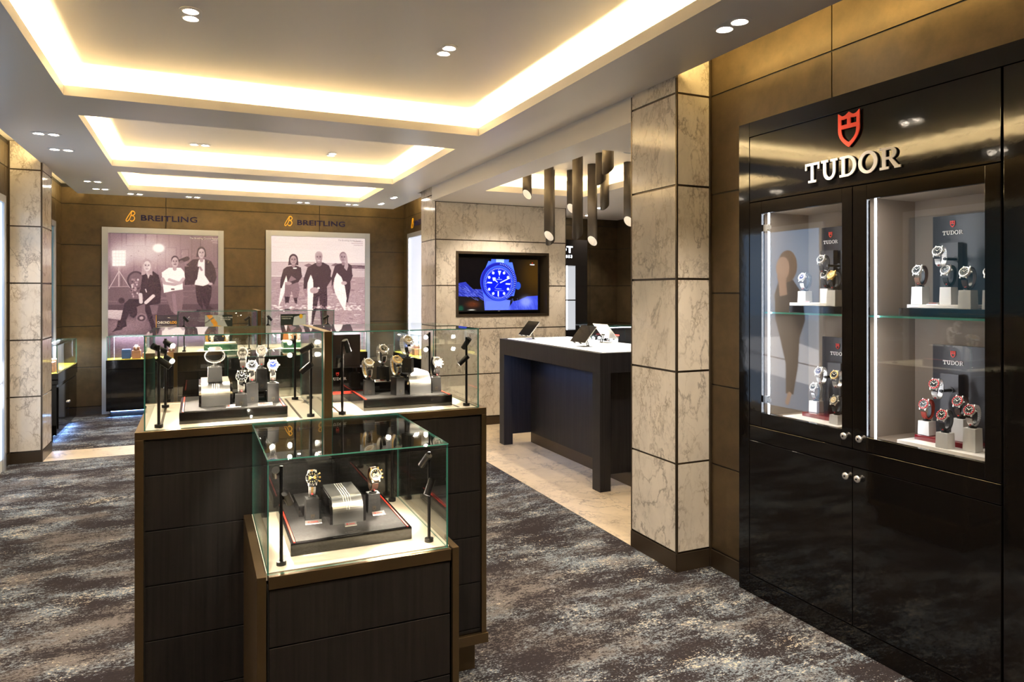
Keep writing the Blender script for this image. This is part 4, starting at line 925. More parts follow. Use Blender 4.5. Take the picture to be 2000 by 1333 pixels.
def watch_stand(x, y, z, top, wd, label, group, m=M_GREY, rz=0.0, dark=True, flat=False, dp=None, mb=.012):
    """tapered display block with grooves and a shield, plus the black holder the strap loops round"""
    h = top - z; e = empty('watch_stand', (x, y, z), label, 'watch stand', group, math.radians(rz))
    a = wd / 2; d = (dp or wd) / 2; t = .93
    b = MB(); vs = [(-a, -d, 0), (a, -d, 0), (a, d, 0), (-a, d, 0), (-a * t, -d * t, h), (a * t, -d * t, h), (a * t, d * t, h), (-a * t, d * t, h)]
    b.add(vs, [(0, 3, 2, 1), (4, 5, 6, 7), (0, 1, 5, 4), (1, 2, 6, 5), (2, 3, 7, 6), (3, 0, 4, 7)]); b.build('block', m, e, bevel=.0008)
    sl = -(d - d * t) / h   # front face lean
    lean = Matrix.Rotation(math.atan(sl) * -1 * -1, 4, 'X') 
    FM = Matrix.Translation((0, -d, 0)) @ Matrix.Rotation(math.atan2(d - d * t, h), 4, 'X').inverted() @ FY
    b = MB(); sh = min(.011, h * .3); shield(b, FM @ Matrix.Translation((0, h * .10 if dark else h * .62, 0)) @ Matrix.Diagonal((sh, sh, .0004, 1)), 1.0); b.build('shield_emblem', M_TRIM if dark else mat('emblem_light', (.75, .72, .70), .4), e)
    if dark:
        b = MB()
        for k in range(4): xx = (k - 1.5) * wd * .105; b.box(xx - .0007, xx + .0007, -.0001, .0003, 0, h * .45, M=Matrix.Translation((0, -d, 0)) @ Matrix.Rotation(math.atan2(d - d * t, h), 4, 'X').inverted() @ Matrix.Translation((0, -.0002, h * .48)))
        b.build('grooves', M_GROOVE, e)
    b = MB(); b.cyl((0, 0, h), (0, 0, h + .004), wd * .30, n=24); b.cyl((0, 0, h + .002), (0, 0, h + mb + .0035), wd * .13, n=16)
    b.build('holder_post', M_HOLD, e)
    # inner C band
    ra, rb = (RA - .004, RB - .004) if not flat else (.0205, .030)
    zc = h + mb + .004 + (RA if not flat else .0245); N = 26; th0, th1 = math.radians(100 if not flat else 140), math.radians(350 if not flat else 400)
    b = MB()
    for k in range(N):
        ta = th0 + (th1 - th0) * k / N; tb = th0 + (th1 - th0) * (k + 1) / N
        q = [(-math.cos(t_) * rr, zc + math.sin(t_) * r2) for t_ in (ta, tb) for rr, r2 in ((rb - .0018, ra - .0018), (rb, ra))]
        vs = [(sx * .0065, yy, zz_) for sx in (-1, 1) for yy, zz_ in q]
        b.add(vs, [(0, 1, 3, 2), (4, 6, 7, 5), (0, 4, 5, 1), (2, 3, 7, 6), (0, 2, 6, 4), (1, 5, 7, 3)])
    b.build('holder_band', M_HOLD, e)
    return e
def price_plate(x, y, z, wd, label, group='price plates', rz=0.0):
    e = empty('price_plate', (x, y, z), label, 'price plate', group, math.radians(rz))
    b = MB(); b.add([(-wd / 2, -.007, 0), (wd / 2, -.007, 0), (wd / 2, .006, 0), (-wd / 2, .006, 0), (-wd / 2, -.006, .002), (wd / 2, -.006, .002), (wd / 2, .006, .009), (-wd / 2, .006, .009)], [(0, 3, 2, 1), (4, 5, 6, 7), (0, 1, 5, 4), (1, 2, 6, 5), (2, 3, 7, 6), (3, 0, 4, 7)])
    b.build('plate', M_BRUSH, e)
    T = Matrix.Translation((-wd * .3, -.0035, .0037)) @ Matrix.Rotation(math.radians(30), 4, 'X')
    b = MB(); shield(b, T @ Matrix.Diagonal((.005, .0045, .0003, 1)), 1.0); slab_word(b, 'TUDOR', T @ Matrix.Translation((.006, .001, 0)) @ Matrix.Diagonal((wd * .085, .0038, .0003, 1)), 1.0)
    b.build('red_lettering', M_RED, e); return e
def spotlight(x, y, z, h, heads, label, group, power=2.2):
    """slim pole with swivelling cylinder heads; heads = [(height fraction, target point)]"""
    e = empty('case_spotlight', (x, y, z), label, 'spotlight', group)
    b = MB(); b.cyl((0, 0, 0), (0, 0, .010), .0135, n=24); b.build('base', M_BLACK, e)
    b = MB(); b.cyl((0, 0, .010), (0, 0, h), .0048, n=14); b.build('pole', M_BLACK, e)
    for fr_, off, tgt in heads:
        c = Vector(off) + Vector((0, 0, h * fr_)); d = (Vector(tgt) - Vector((x, y, z)) - c).normalized()
        hd = MB(); hd.cyl(c - d * .026, c + d * .024, .0105, n=22, caps=False); hd.cyl(c - d * .026, c - d * .0255, .0105, n=22); hd.cyl(c + d * .018, c + d * .0182, .0104, n=22)
        k = .6 if c.length else 1; hd.cyl((0, 0, c.z), c, .003, n=8)
        ho = hd.build('lamp_head', M_BLACK, e)
        ln = MB(); ln.cyl(c + d * .0185, c + d * .0195, .0085, n=18); ln.build('lens', M_SLENS, ho)
        p = Vector((x, y, z)) + c + d * .026
        spot('case_spot_beam', p, p + d, power * 2.9, 62, .7, LAMP, .006)
    return e

def tray(x0, x1, y0, y1, z, h, label):
    e = empty('display_tray', ((x0 + x1) / 2, (y0 + y1) / 2, z), label, 'tray', 'black display trays')
    b = MB(); b.box(x0, x1, y0, y1, z, z + h); part(b, 'tray_body', M_BGLOSS, e, bevel=.002)
    b = MB(); b.box(x0 + .016, x1 - .016, y0 + .008, y1 - .008, z + h, z + h + .0015); part(b, 'leather_top', M_LEATHER, e)
    for xa in (x0 + .009, x1 - .0135):
        b = MB(); b.box(xa, xa + .0045, y0 + .008, y1 - .008, z + h, z + h + .002); part(b, 'red_stripe', M_RED, e)
    b = MB(); T = Matrix.Translation(((x0 + x1) / 2 - .01, y0 + .022, z + h + .0016)) @ Matrix.Diagonal((.009, .007, .0003, 1))
    slab_word(b, 'TUDOR', T @ Matrix.Translation((-1.2, 0, 0)), 1); shield(b, Matrix.Translation(((x0 + x1) / 2 + .012, y0 + .032, z + h + .0016)) @ Matrix.Diagonal((.008, .006, .0003, 1)), 1); part(b, 'embossed_name', M_BLACK, e)
    return e
def riser(x0, x1, yf, yb, z, h, label):
    e = empty('curved_riser', ((x0 + x1) / 2, (yf + yb) / 2, z), label, 'riser', 'silver curved risers')
    r = h * .62
    prof = [(yf, 0.0), (yf, h - r)] + [(yf + r - r * math.cos(a), h - r + r * math.sin(a)) for a in [PI / 2 * k / 12 for k in range(1, 13)]] + [(yb, h)]
    Fz = Matrix(((0, 0, 1, 0), (1, 0, 0, 0), (0, 1, 0, z), (0, 0, 0, 1)))   # (a,b,t)->(x=t,y=a,z=b)
    inn = [(yf + .004, 0.0), (yf + .004, h - r)] + [(yf + r - (r - .004) * math.cos(a), h - r + (r - .004) * math.sin(a)) for a in [PI / 2 * k / 12 for k in range(1, 13)]] + [(yb, h - .004)]
    b = MB(); b.strip(prof, inn, x0, x1, M=Fz, closed=False); part(b, 'brushed_cover', M_BRUSH, e)
    bd = [(yf + .006, .0)] + [(yf + .006, h - r)] + [(yf + r - (r - .006) * math.cos(a), h - r + (r - .006) * math.sin(a)) for a in [PI / 2 * k / 8 for k in range(1, 9)]] + [(yb - .002, h - .006), (yb - .002, 0)]
    b = MB(); b.prism(bd, x0 - .008, x1 + .008, M=Fz); part(b, 'black_core', M_BGLOSS, e)
    b = MB(); xm = (x0 + x1) / 2; up = [(p[0], p[1]) for p in prof]
    for k in range(4):
        xa = xm + (k - 1.5) * .0072 - .001; st = 3 + abs(int(k * 2 - 3)) // 2
        o_ = [(p[0] - .0005, p[1] + .0005) for p in prof[st:]]; i_ = [(p[0] + .001, p[1] - .001) for p in prof[st:]]
        b.strip(o_, i_, xa, xa + .0022, M=Fz, closed=False)
    part(b, 'engraved_grooves', mat('groove_light', (.9, .88, .85), .5, .6), e)
    return e
def step_block(x0, x1, y0, y1, z, h, label):
    e = empty('step_block', ((x0 + x1) / 2, (y0 + y1) / 2, z), label, 'riser', 'small black step blocks')
    b = MB(); b.box(x0, x1, y0, y1, z, z + h - .003); part(b, 'block', M_BGLOSS, e, bevel=.001)
    b = MB(); b.box(x0, x1, y0, y1, z + h - .003, z + h); part(b, 'leather_top', M_LEATHER, e)
    return e

# ================================================================== DISPLAY ISLANDS
def glass_hood(x0, x1, y0, y1, z0, z1, root, t=.0040, name='glass_hood'):
    b = MB()
    b.box(x0, x1, y0, y0 + t, z0, z1 - t, 0, side_mi=1); b.box(x0, x1, y1 - t, y1, z0, z1 - t, 0, side_mi=1)
    b.box(x0, x0 + t, y0 + t + .0004, y1 - t - .0004, z0, z1 - t, 0, side_mi=1); b.box(x1 - t, x1, y0 + t + .0004, y1 - t - .0004, z0, z1 - t, 0, side_mi=1)
    b.box(x0 - .001, x1 + .001, y0 - .001, y1 + .001, z1 - t + .0004, z1, 0, side_mi=1)
    return part(b, name, [M_GLASS, M_TEDGE], root)
ZD = 1.048; GT = 1.361
def tall_case(x0, x1, yf, label, post_l, post_r, gl0, gl1, divider=None):
    yb = yf + .66; e = empty('display_case', ((x0 + x1) / 2, yf + .33, 0), label, 'display case')
    b = MB(); b.box(x0 + .03, x1 - .03, yf + .05, yb - .05, 0, .15); part(b, 'plinth', M_BRASS, e)
    b = MB(); b.box(x0 + .01, x1 - .01, yf + .012, yb - .012, .16, ZD - .03); part(b, 'carcass', M_GROOVE, e)
    b = MB()
    b.box(x0, x1, yf, yf + .03, ZD - .026, ZD); b.box(x0, x1, yb - .03, yb, ZD - .026, ZD); b.box(x0, x0 + .026, yf + .03, yb - .03, ZD - .026, ZD) if post_l else None
    if post_r: b.box(x1 - .026, x1, yf + .03, yb - .03, ZD - .026, ZD)
    for has, xa, xb in ((post_l, x0, x0 + .026), (post_r, x1 - .02, x1)):
        if has:
            for ya in (yf, yb - .03): b.box(xa, xb, ya, ya + .03, .16, ZD - .026)
    b.box(x0, x1 + (.006 if post_r else 0), yf - .006, yf + .03, .122, .160); b.box(x0, x1, yb - .03, yb, .122, .160); b.box(x1 - .02, x1 + (.006 if post_r else 0), yf, yb, .122, .16) if post_r else b.box(x0, x0 + .02, yf, yb, .122, .16)
    part(b, 'bronze_frame', M_BRASS, e, bevel=.001)
    zs = [.164, .18, .361, .541, .721, .902, ZD - .03]
    xa, xb = x0 + (.030 if post_l else 0.0), x1 - (.024 if post_r else 0.0)
    b = MB()
    for za, zb in zip(zs, zs[1:]): b.box(xa, xb, yf + .007, yf + .02, za + .002, zb - .002)
    part(b, 'front_panel', M_WENGE, e, bevel=.001)
    b = MB()
    for za, zb in zip(zs, zs[1:]):
        b.box(xa, xb, yb - .02, yb - .007, za + .002, zb - .002)
    part(b, 'back_panel', M_WENGE, e)
    if post_l or post_r:
        b = MB(); xs_ = (x0 + .007, x0 + .018) if post_l else (x1 - .018, x1 - .007)
        for za, zb in zip(zs, zs[1:]): b.box(xs_[0], xs_[1], yf + .032, yb - .032, za + .002, zb - .002)
        part(b, 'side_panel', M_WENGE, e)
    b = MB(); b.box(x0 + (.026 if post_l else 0), x1 - (.026 if post_r else 0), yf + .03, yb - .03, ZD - .02, ZD); part(b, 'cream_deck', M_CREAM, e)
    for xx in (gl0 + .042, gl1 - .075):
        b = MB(); b.box(xx, xx + .009, yf + .05, yb - .10, ZD, ZD + .0006); part(b, 'deck_slot', M_TRIM, e)
    if divider:
        b = MB(); b.box(divider[0], divider[1], yf - .002, yf + .60, ZD, GT + .001); part(b, 'divider_panel', M_BRASS, e, bevel=.001)
    glass_hood(gl0, gl1, yf + .014, yf + .595, ZD + .0005, GT, e)
    return e
def low_case(x0, x1, yf, yb, label):
    e = empty('display_case', ((x0 + x1) / 2, (yf + yb) / 2, 0), label, 'display case'); zd = .741
    b = MB(); b.box(x0 + .03, x1 - .03, yf + .05, yb, 0, .12); part(b, 'plinth', M_BRASS, e)
    b = MB(); b.box(x0 + .028, x1 - .028, yf + .02, yb, .12, zd - .03); part(b, 'carcass', M_GROOVE, e)
    for xa, xb in ((x0, x0 + .024), (x1 - .020, x1)):
        b = MB(); b.box(xa, xb, yf, yb, .10, zd + .001); part(b, 'bronze_side_frame', M_BRASS, e, bevel=.001)
    b = MB(); b.box(x0 + .0305, x1 - .0245, yf + .002, yf + .03, zd - .036, zd - .002); part(b, 'bronze_front_rail', M_BRASS, e, bevel=.001)
    zs = [.12, .183, .365, .546, zd - .038]
    b = MB()
    for za, zb in zip(zs, zs[1:]): b.box(x0 + .032, x1 - .027, yf + .006, yf + .02, za + .002, zb - .002)
    part(b, 'front_panel', M_WENGE, e, bevel=.001)
    b = MB(); b.box(x0 + .0265, x1 - .0225, yf + .0302, yb, zd - .02, zd); part(b, 'cream_deck', M_CREAM, e)
    glass_hood(x0 + .0275, x1 - .031, yf + .011, yb - .004, zd + .0005, 1.052, e)
    return e
XA, XM, XB = -0.186, 0.4415, 1.041
ISL = [(2.56, 'near', 'nearest'), (5.88, 'far', 'rear')]
for yf, nm, n2 in ISL:
    dx = 0 if nm == 'near' else 0.02
    tall_case(XA + dx, XM + dx, yf, 'tall dark wood display case with bronze edges, left half of the %s island' % nm, True, False, -0.160 + dx, 0.412 + dx, (0.414 + dx, 0.441 + dx))
    tall_case(XM + dx + .0005, XB + dx, yf, 'tall dark wood display case with bronze edges, right half of the %s island' % nm, False, True, 0.443 + dx, 1.014 + dx)
    low_case(0.143 + dx, 0.712 + dx, yf - .592 if nm == 'near' else 5.25, yf - .007, 'low dark wood display case with glass box, standing in front of the %s island' % nm)

SPG = 'black pole spotlights inside the near island cases'
zt = .7795 + .0015; SM = .741
tray(.244, .603, 2.092, 2.50, SM, .038, 'black tray with red stripes in the low near case')
spotlight(.213, 2.044, SM + .0005, .276, [(.93, (-.014, .004, 0), (.22, 2.22, .9)), (.66, (.018, .006, -.0), (.31, 2.19, .74))], 'spotlight pole at the front left corner of the low case', SPG, 2.1)
spotlight(.645, 2.052, SM + .0005, .273, [(.90, (-.010, .010, 0), (.56, 2.22, .80)), (.62, (-.004, -.016, 0), (.56, 2.0, .74))], 'spotlight pole at the front right corner of the low case', SPG, 2.1)
spotlight(.647, 2.505, SM + .0005, .276, [(.90, (-.012, -.008, 0), (.53, 2.26, .88))], 'spotlight pole at the back right corner of the low case', SPG, 1.9)
spotlight(.208, 2.505, SM + .0005, .276, [(.90, (.012, -.008, 0), (.33, 2.26, .9))], 'spotlight pole at the back left corner of the low case', SPG, 1.9)
riser(.382, .476, 2.200, 2.39, zt, .078, 'brushed silver curved riser with four grooves in the low case')
step_block(.296, .352, 2.325, 2.47, zt, .036, 'black step block behind the two-tone chronograph stand in the low case')
watch_stand(.331, 2.287, zt, .851, .042, 'graphite block stand left of the silver riser in the low case', 'graphite block watch stands', mb=.006)
watch_stand(.529, 2.298, zt, .840, .042, 'graphite block stand right of the silver riser in the low case', 'graphite block watch stands', mb=.004)
CG = 'watches in the near island'
put_watch(.331, 2.287, .858, K('twotone', 'black', 'black', chrono=True, gold_case=False), 'steel and gold chronograph with black dial on the left stand of the low case', CG, -4, 4)
put_watch(.529, 2.298, .845, K('brown', 'black', 'steel', chrono=True, gold_case=True), 'gold chronograph with dark brown leather strap on the right stand of the low case', CG, 8, 2)
price_plate(.330, 2.243, zt, .050, 'price plate before the left stand in the low case', rz=-3)
price_plate(.432, 2.176, zt, .036, 'price plate before the silver riser in the low case')
price_plate(.536, 2.248, zt, .040, 'price plate before the right stand in the low case', rz=4)

# left tall case
tray(-.058, .299, 2.656, 3.05, ZD, .041, 'black tray with red stripes in the left tall near case'); zt = ZD + .0425
riser(.012, .108, 2.750, 2.95, zt, .084, 'brushed silver curved riser in the left tall near case')
step_block(.122, .282, 2.826, 2.915, zt, .036, 'black step block carrying two stands in the left tall near case')
GS = 'graphite block watch stands'
watch_stand(.058, 2.800, zt + .084, 1.228, .050, 'wide graphite block on top of the silver riser in the left case', GS, flat=True, rz=90)
watch_stand(.187, 2.795, zt, 1.163, .042, 'graphite block holding the black diver, centre of the left tall case', GS, mb=.004)
watch_stand(.258, 2.768, zt, 1.163, .042, 'graphite block holding the blue-dial watch, right in the left tall case', GS, mb=.006)
watch_stand(.144, 2.716, zt, 1.135, .042, 'low graphite block nearest the glass in the left tall case', GS, mb=.003)
watch_stand(.226, 2.870, zt + .036, 1.208, .040, 'graphite block on the step under the white-dial watch', GS, mb=.010)
watch_stand(.160, 2.870, zt + .036, 1.200, .040, 'graphite block on the step under the grey-dial watch', GS, mb=.012)
put_watch(.058, 2.800, 1.240, K('steel', 'black', 'steel', flat=True), 'steel bracelet watch lying dial up over the silver riser', CG, 90, 0, 1.0)
put_watch(.187, 2.795, 1.167, K('steel', 'black', 'steel'), 'steel watch with black dial in the middle of the left tall case', CG, -6, 12)
put_watch(.258, 2.768, 1.169, K('steel', 'blue', 'steel'), 'steel watch with blue dial at the right of the left tall case', CG, -4, 12)
put_watch(.144, 2.716, 1.138, K('steel', 'black', 'black'), 'steel diver watch on the lowest block of the left tall case', CG, 4, 10)
put_watch(.226, 2.870, 1.218, K('steel', 'white', 'steel'), 'steel watch with white dial, upper right in the left tall case', CG, -5, 5)
put_watch(.160, 2.870, 1.212, K('steel', 'grey', 'steel', chrono=True), 'steel chronograph with grey dial, upper left of the raised pair', CG, -8, 5)
price_plate(.118, 2.700, zt, .050, 'price plate left of the lowest block in the left tall case')
price_plate(.226, 2.700, zt, .050, 'price plate right of the lowest block in the left tall case')
spotlight(-.119, 2.630, ZD + .0008, .276, [(.95, (-.0, .016, 0), (.10, 2.80, 1.18)), (.78, (.016, .004, 0), (.11, 2.62, 1.1))], 'spotlight pole at the front left corner of the left tall case', SPG)
spotlight(.377, 2.630, ZD + .0008, .262, [(.95, (-.014, .006, 0), (.12, 2.78, 1.15)), (.68, (-.016, -.004, 0), (.20, 2.70, 1.08))], 'spotlight pole at the front right corner of the left tall case', SPG)
spotlight(-.116, 3.078, ZD + .0008, .272, [(.92, (.014, -.006, 0), (.10, 2.80, 1.2)), (.70, (.014, -.01, 0), (.05, 2.8, 1.15))], 'spotlight pole at the back left corner of the left tall case', SPG)
spotlight(.377, 3.085, ZD + .0008, .272, [(.90, (-.016, -.006, 0), (.12, 2.5, 1.22)), (.70, (-.016, -.008, 0), (.15, 2.55, 1.24))], 'spotlight pole at the back right corner of the left tall case', SPG)
# right tall case
tray(.578, .935, 2.664, 2.925, ZD, .044, 'black tray with red stripes in the right tall near case'); zt = ZD + .0455
riser(.776, .864, 2.722, 2.93, zt, .083, 'brushed silver curved riser in the right tall near case')
step_block(.652, .742, 2.85, 2.92, zt, .040, 'black step block behind the left stands in the right tall case')
watch_stand(.626, 2.790, zt, 1.152, .042, 'leftmost graphite block in the right tall case', GS, rz=-3, mb=.006)
watch_stand(.706, 2.885, zt + .040, 1.194, .042, 'graphite block on the step in the right tall case', GS, rz=8, mb=.008)
watch_stand(.732, 2.745, zt, 1.165, .042, 'graphite block just left of the silver riser in the right tall case', GS, rz=20, mb=.004)
watch_stand(.786, 2.790, zt + .083, 1.236, .042, 'graphite block standing on the silver riser in the right tall case', GS, rz=-30, mb=.008)
watch_stand(.903, 2.780, zt, 1.152, .040, 'rightmost graphite block in the right tall case', GS, rz=-10, mb=.002)
put_watch(.626, 2.790, 1.158, K('twotone', 'champagne', 'steel'), 'two-tone watch with pale dial, leftmost in the right tall case', CG, 14, 24)
put_watch(.706, 2.885, 1.204, K('steel', 'black', 'steel'), 'steel watch with dark dial on the step block in the right tall case', CG, 16, 18)
put_watch(.732, 2.745, 1.169, K('twotone', 'champagne', 'gold', gold_case=False), 'two-tone watch with gold bezel beside the silver riser', CG, 14, 26)
put_watch(.786, 2.790, 1.246, K('steel', 'champagne', 'steel', chrono=True), 'steel chronograph highest in the right tall case, above the silver riser', CG, 22, 22)
put_watch(.903, 2.780, 1.155, K('black', 'grey', 'steel', chrono=True), 'steel chronograph on black strap, rightmost in the right tall case', CG, 6, 8)
price_plate(.690, 2.862, zt + .040, .050, 'price plate on the step block in the right tall case')
spotlight(.491, 2.632, ZD + .0008, .272, [(.93, (.018, .004, 0), (.62, 2.72, 1.0)), (.72, (-.012, .014, 0), (.50, 2.85, 1.0))], 'spotlight pole at the front left corner of the right tall case', SPG)
spotlight(.984, 2.634, ZD + .0008, .275, [(.90, (.004, .014, 0), (.90, 2.77, 1.1)), (.66, (-.012, .004, 0), (.80, 2.66, 1.08))], 'spotlight pole at the front right corner of the right tall case', SPG)
spotlight(.972, 3.085, ZD + .0008, .272, [(.93, (-.016, -.008, 0), (.62, 2.45, 1.22)), (.72, (-.016, -.008, 0), (.60, 2.4, 1.18))], 'spotlight pole at the back right corner of the right tall case', SPG)
e = empty('display_backdrop', (.575, 2.98, ZD), 'dark backdrop with red stripe and TUDOR name at the left rear of the right tall case', 'backdrop')
b = MB(); b.box(.475, .640, 3.02, 3.035, ZD + .0008, 1.322); part(b, 'back_panel', mat('backdrop_brown', (.045, .03, .03), .25, coat=.4), e)
b = MB(); b.box(.468, .646, 2.93, 3.02, ZD + .045, 1.190); part(b, 'base_box', M_BGLOSS, e, bevel=.001)
b = MB(); b.box(.468, .646, 2.928, 3.02, ZD + .034, ZD + .0448); part(b, 'red_stripe', M_RED, e)
b = MB(); b.box(.468, .646, 2.932, 3.02, ZD + .001, ZD + .034); part(b, 'foot', M_BGLOSS, e)
b = MB(); shield(b, fr(FY, (.527, 2.929, 1.157)) @ Matrix.Diagonal((.012, .012, .0006, 1)), 1); part(b, 'red_shield', M_RED, e)
b = MB(); slab_word(b, 'TUDOR', fr(FY, (.497, 2.929, 1.140)) @ Matrix.Diagonal((.0124, .011, .0006, 1)), 1); part(b, 'name_lettering', M_WHITE, e)

# rear island contents
RG = 'black pole spotlights inside the rear island cases'
for x, y, lb, tx in [(-.095, 5.96, 'front left of the left rear case', .1), (.375, 5.96, 'front right of the left rear case', .1), (.52, 5.96, 'front left of the right rear case', .7), (.99, 5.96, 'front right of the right rear case', .7)]:
    spotlight(x, y, ZD + .0008, .27, [(.92, (.012 if tx > x else -.012, .006, 0), (tx, 6.05, 1.1)), (.68, (.012 if tx > x else -.012, 0, 0), (tx, 5.90, 1.12))], 'spotlight pole at the ' + lb, RG, 2.0)
def watch_box(x0, x1, y0, label, m, n, cat='watch box'):
    e = empty('open_watch_box', ((x0 + x1) / 2, y0 + .08, ZD), label, cat)
    b = MB(); b.box(x0, x1, y0, y0 + .16, ZD + .001, ZD + .045); part(b, 'green_case', m, e, bevel=.002)
    b = MB(); b.box(x0 + .008, x1 - .008, y0 + .008, y0 + .152, ZD + .045, ZD + .060); part(b, 'cream_cushion', M_CREAM, e, bevel=.003)
    return e
M_GRN = mat('box_green', (.015, .075, .04), .3, coat=.4)
watch_box(.045, .290, 5.985, 'dark green watch box with cream cushion in the left rear case', M_GRN, 2)
watch_box(.640, .82, 5.985, 'green watch box with cream cushion in the right rear case', M_GRN, 2)
for x, z, lb in ((.105, 1.108, 'steel watch, left of two on the green box in the left rear case'), (.215, 1.108, 'steel watch, right of two on the green box in the left rear case'), (.70, 1.108, 'steel watch, left on the green box in the right rear case'), (.77, 1.108, 'steel watch, right on the green box in the right rear case')):
    put_watch(x, 6.04, z, K('steel', 'white', 'steel'), lb, 'watches in the rear island', 0, 25)
def show_card(x0, x1, y, z0, z1, label, painter, txt, tx, th):
    e = empty('show_card', ((x0 + x1) / 2, y, z0), label, 'show card')
    b = MB(); b.box(x0, x1, y, y + .006, z0, z1); b.box((x0 + x1) / 2 - .03, (x0 + x1) / 2 + .03, y + .006, y + .04, z0, z0 + .004); part(b, 'card_board', M_BLACK, e)
    c = Canvas(80, 80, (0.05, .10, .06)); c.map = lambda u, v: (u * 79, v * 79); painter(c); c.build('printed_face', FY, (x0 + .001, y - .0008, z0 + .001), x1 - x0 - .002, z1 - z0 - .002, M_CARD, e)
    b = MB()
    for i, s_ in enumerate(txt): text_into(b, s_, fr(FY, (tx, y - .0016, z1 - .026 - i * th * 1.25)), th, 1.15, .0008, bold=.0002)
    part(b, 'card_lettering', M_WHITE, e); return e
def art1(c):
    c.poly([(0, 0), (.62, 0), (.90, .6), (.9, 1), (0, 1)], (.62, .60, .52)); c.line((.15, 0), (.38, .32), .16, (.85, .55, .15)); c.line((.0, .3), (.3, .1), .05, (.4, .38, .32))
    c.ell(.42, .80, .40, .42, (.85, .60, .15)); c.ell(.42, .82, .31, .32, (.06, .06, .12))
    for k in range(9): a = -1.9 + k * .42; c.ell(.42 + .24 * math.sin(a), .82 - .24 * math.cos(a), .028, .028, (.95, .78, .35))
def art2(c):
    c.poly([(.52, .1), (1, 0), (1, 1), (.40, 1)], (.72, .70, .62)); c.ell(.78, .80, .30, .42, (.70, .66, .56)); c.ell(.78, .82, .22, .32, (.85, .62, .40)); c.poly([(.14, .42), (.44, .42), (.50, 1), (.08, 1)], (.85, .52, .25)); c.ell(.80, .08, .07, .09, (.9, .65, .1)); c.line((.2, .6), (.38, .6), .03, (.5, .3, .12)); c.line((.2, .72), (.38, .72), .03, (.5, .3, .12))
show_card(.052, .262, 6.20, 1.10, 1.322, 'show card with gold watch and COLLECTORS TIMEPIECES text in the left rear case', art1, ['COLLECTORS', 'TIMEPIECES'], .170, .013)
show_card(.640, .850, 6.20, 1.10, 1.322, 'show card with two watches and COLLECTORS TIMEPIECES text in the right rear case', art2, ['COLLECTORS', 'TIMEPIECES'], .648, .013)
for x0 in (.052, .640):
    b = MB(); b.box(x0 + .02, x0 + .19, 6.212, 6.25, ZD + .001, 1.10); e = b.build('card_easel_block', M_BLACK, off=(x0 + .1, 6.23, ZD)); tag(e, 'black block propping the show card in the %s rear case' % ('left' if x0 < .3 else 'right'), 'stand')

# ================================================================== WALL COUNTERS (black lacquer with glass tops)
def counter(F, origin, W, D, label, doors=2):
    """local a = along the front, b = up, t = towards the room; origin at the wall, floor level, left end seen from the room"""
    e = empty('display_counter', origin, label, 'display counter', 'low black glass-topped counters along the far walls')
    M = Matrix.Translation(Vector(origin)) @ F
    b = MB(); b.box(.04, W - .04, 0, .075, .03, D - .05, M=M); part(b, 'toe_plinth', M_BGLOSS, e)
    b = MB(); b.box(0, W, .075, .58, 0, D - .012, M=M); b.box(0, W, .583, .69, 0, D, M=M); part(b, 'body', M_LACQ, e, bevel=.0015)
    w_ = (W - .10) / doors
    for k in range(doors):
        b = MB(); b.box(.05 + k * w_ + .002, .05 + (k + 1) * w_ - .002, .13, .55, D - .012, D - .002, M=M); d = part(b, 'door', M_LACQ, e, bevel=.001)
        b = MB(); xk = .05 + (k + 1) * w_ - .03 if k % 2 == 0 else .05 + k * w_ + .03; p = M @ Vector((xk, .33, D - .002)); q = M @ Vector((xk, .33, D + .012)); b.cyl(p, q, .011, n=18); ko = b.build('knob', M_STEEL, d, off=origin)
    b = MB(); b.box(.012, W - .012, .6905, .694, .01, D - .01, M=M); part(b, 'yellow_deck', M_YDECK, e)
    b = MB(); t = .006
    b.box(.008, W - .008, .695, .97, D - .012, D - .006, 0, M=M, side_mi=1); b.box(.008, .014, .695, .97, .005, D - .014, 0, M=M, side_mi=1); b.box(W - .014, W - .008, .695, .97, .005, D - .014, 0, M=M, side_mi=1)
    b.box(.006, W - .006, .9705, .9765, .005, D - .004, 0, M=M, side_mi=1)
    part(b, 'glass_hood', [M_GLASS, M_TEDGE], e)
    b = MB(); b.box(.05, W - .05, .955, .966, .012, .026, M=M); part(b, 'led_tube', M_LED, e)
    b = MB(); b.box(.05, W - .05, .066, .074, D - .046, D - .034, M=M); part(b, 'under_glow_strip', M_LEDB, e)
    p = M @ Vector((W / 2, .955, .04)); ax = M.to_3x3()
    l = area('counter_light', p, (W - .1, .02) if F != FX and F != FXP else (.02, W - .1), (0, 0, 0), 8.0, COOL)
    p = M @ Vector((W / 2, .062, D - .04)); l = area('under_glow', p, (W - .1, .02) if F != FX and F != FXP else (.02, W - .1), (0, 0, 0), 2.6, (.25, .48, 1.0))
    return e
counter(FY, (-1.005, 9.955, 0), 1.20, .305, 'black glass-topped counter under the film-set poster')
counter(FY, (0.93, 9.955, 0), 1.215, .305, 'black glass-topped counter under the surfers poster')
counter(FXP, (XL + .045, 8.247, 0), 1.24, .19, 'black glass-topped counter on the left wall behind the marble column')
counter(FX, (2.728, 9.485, 0), 1.20, .262, 'black glass-topped counter on the far right wall beside the television wall')
M_BOXB = mat('box_blue', (.03, .075, .22), .5); M_BOXO = mat('box_brown', (.36, .17, .10), .55)
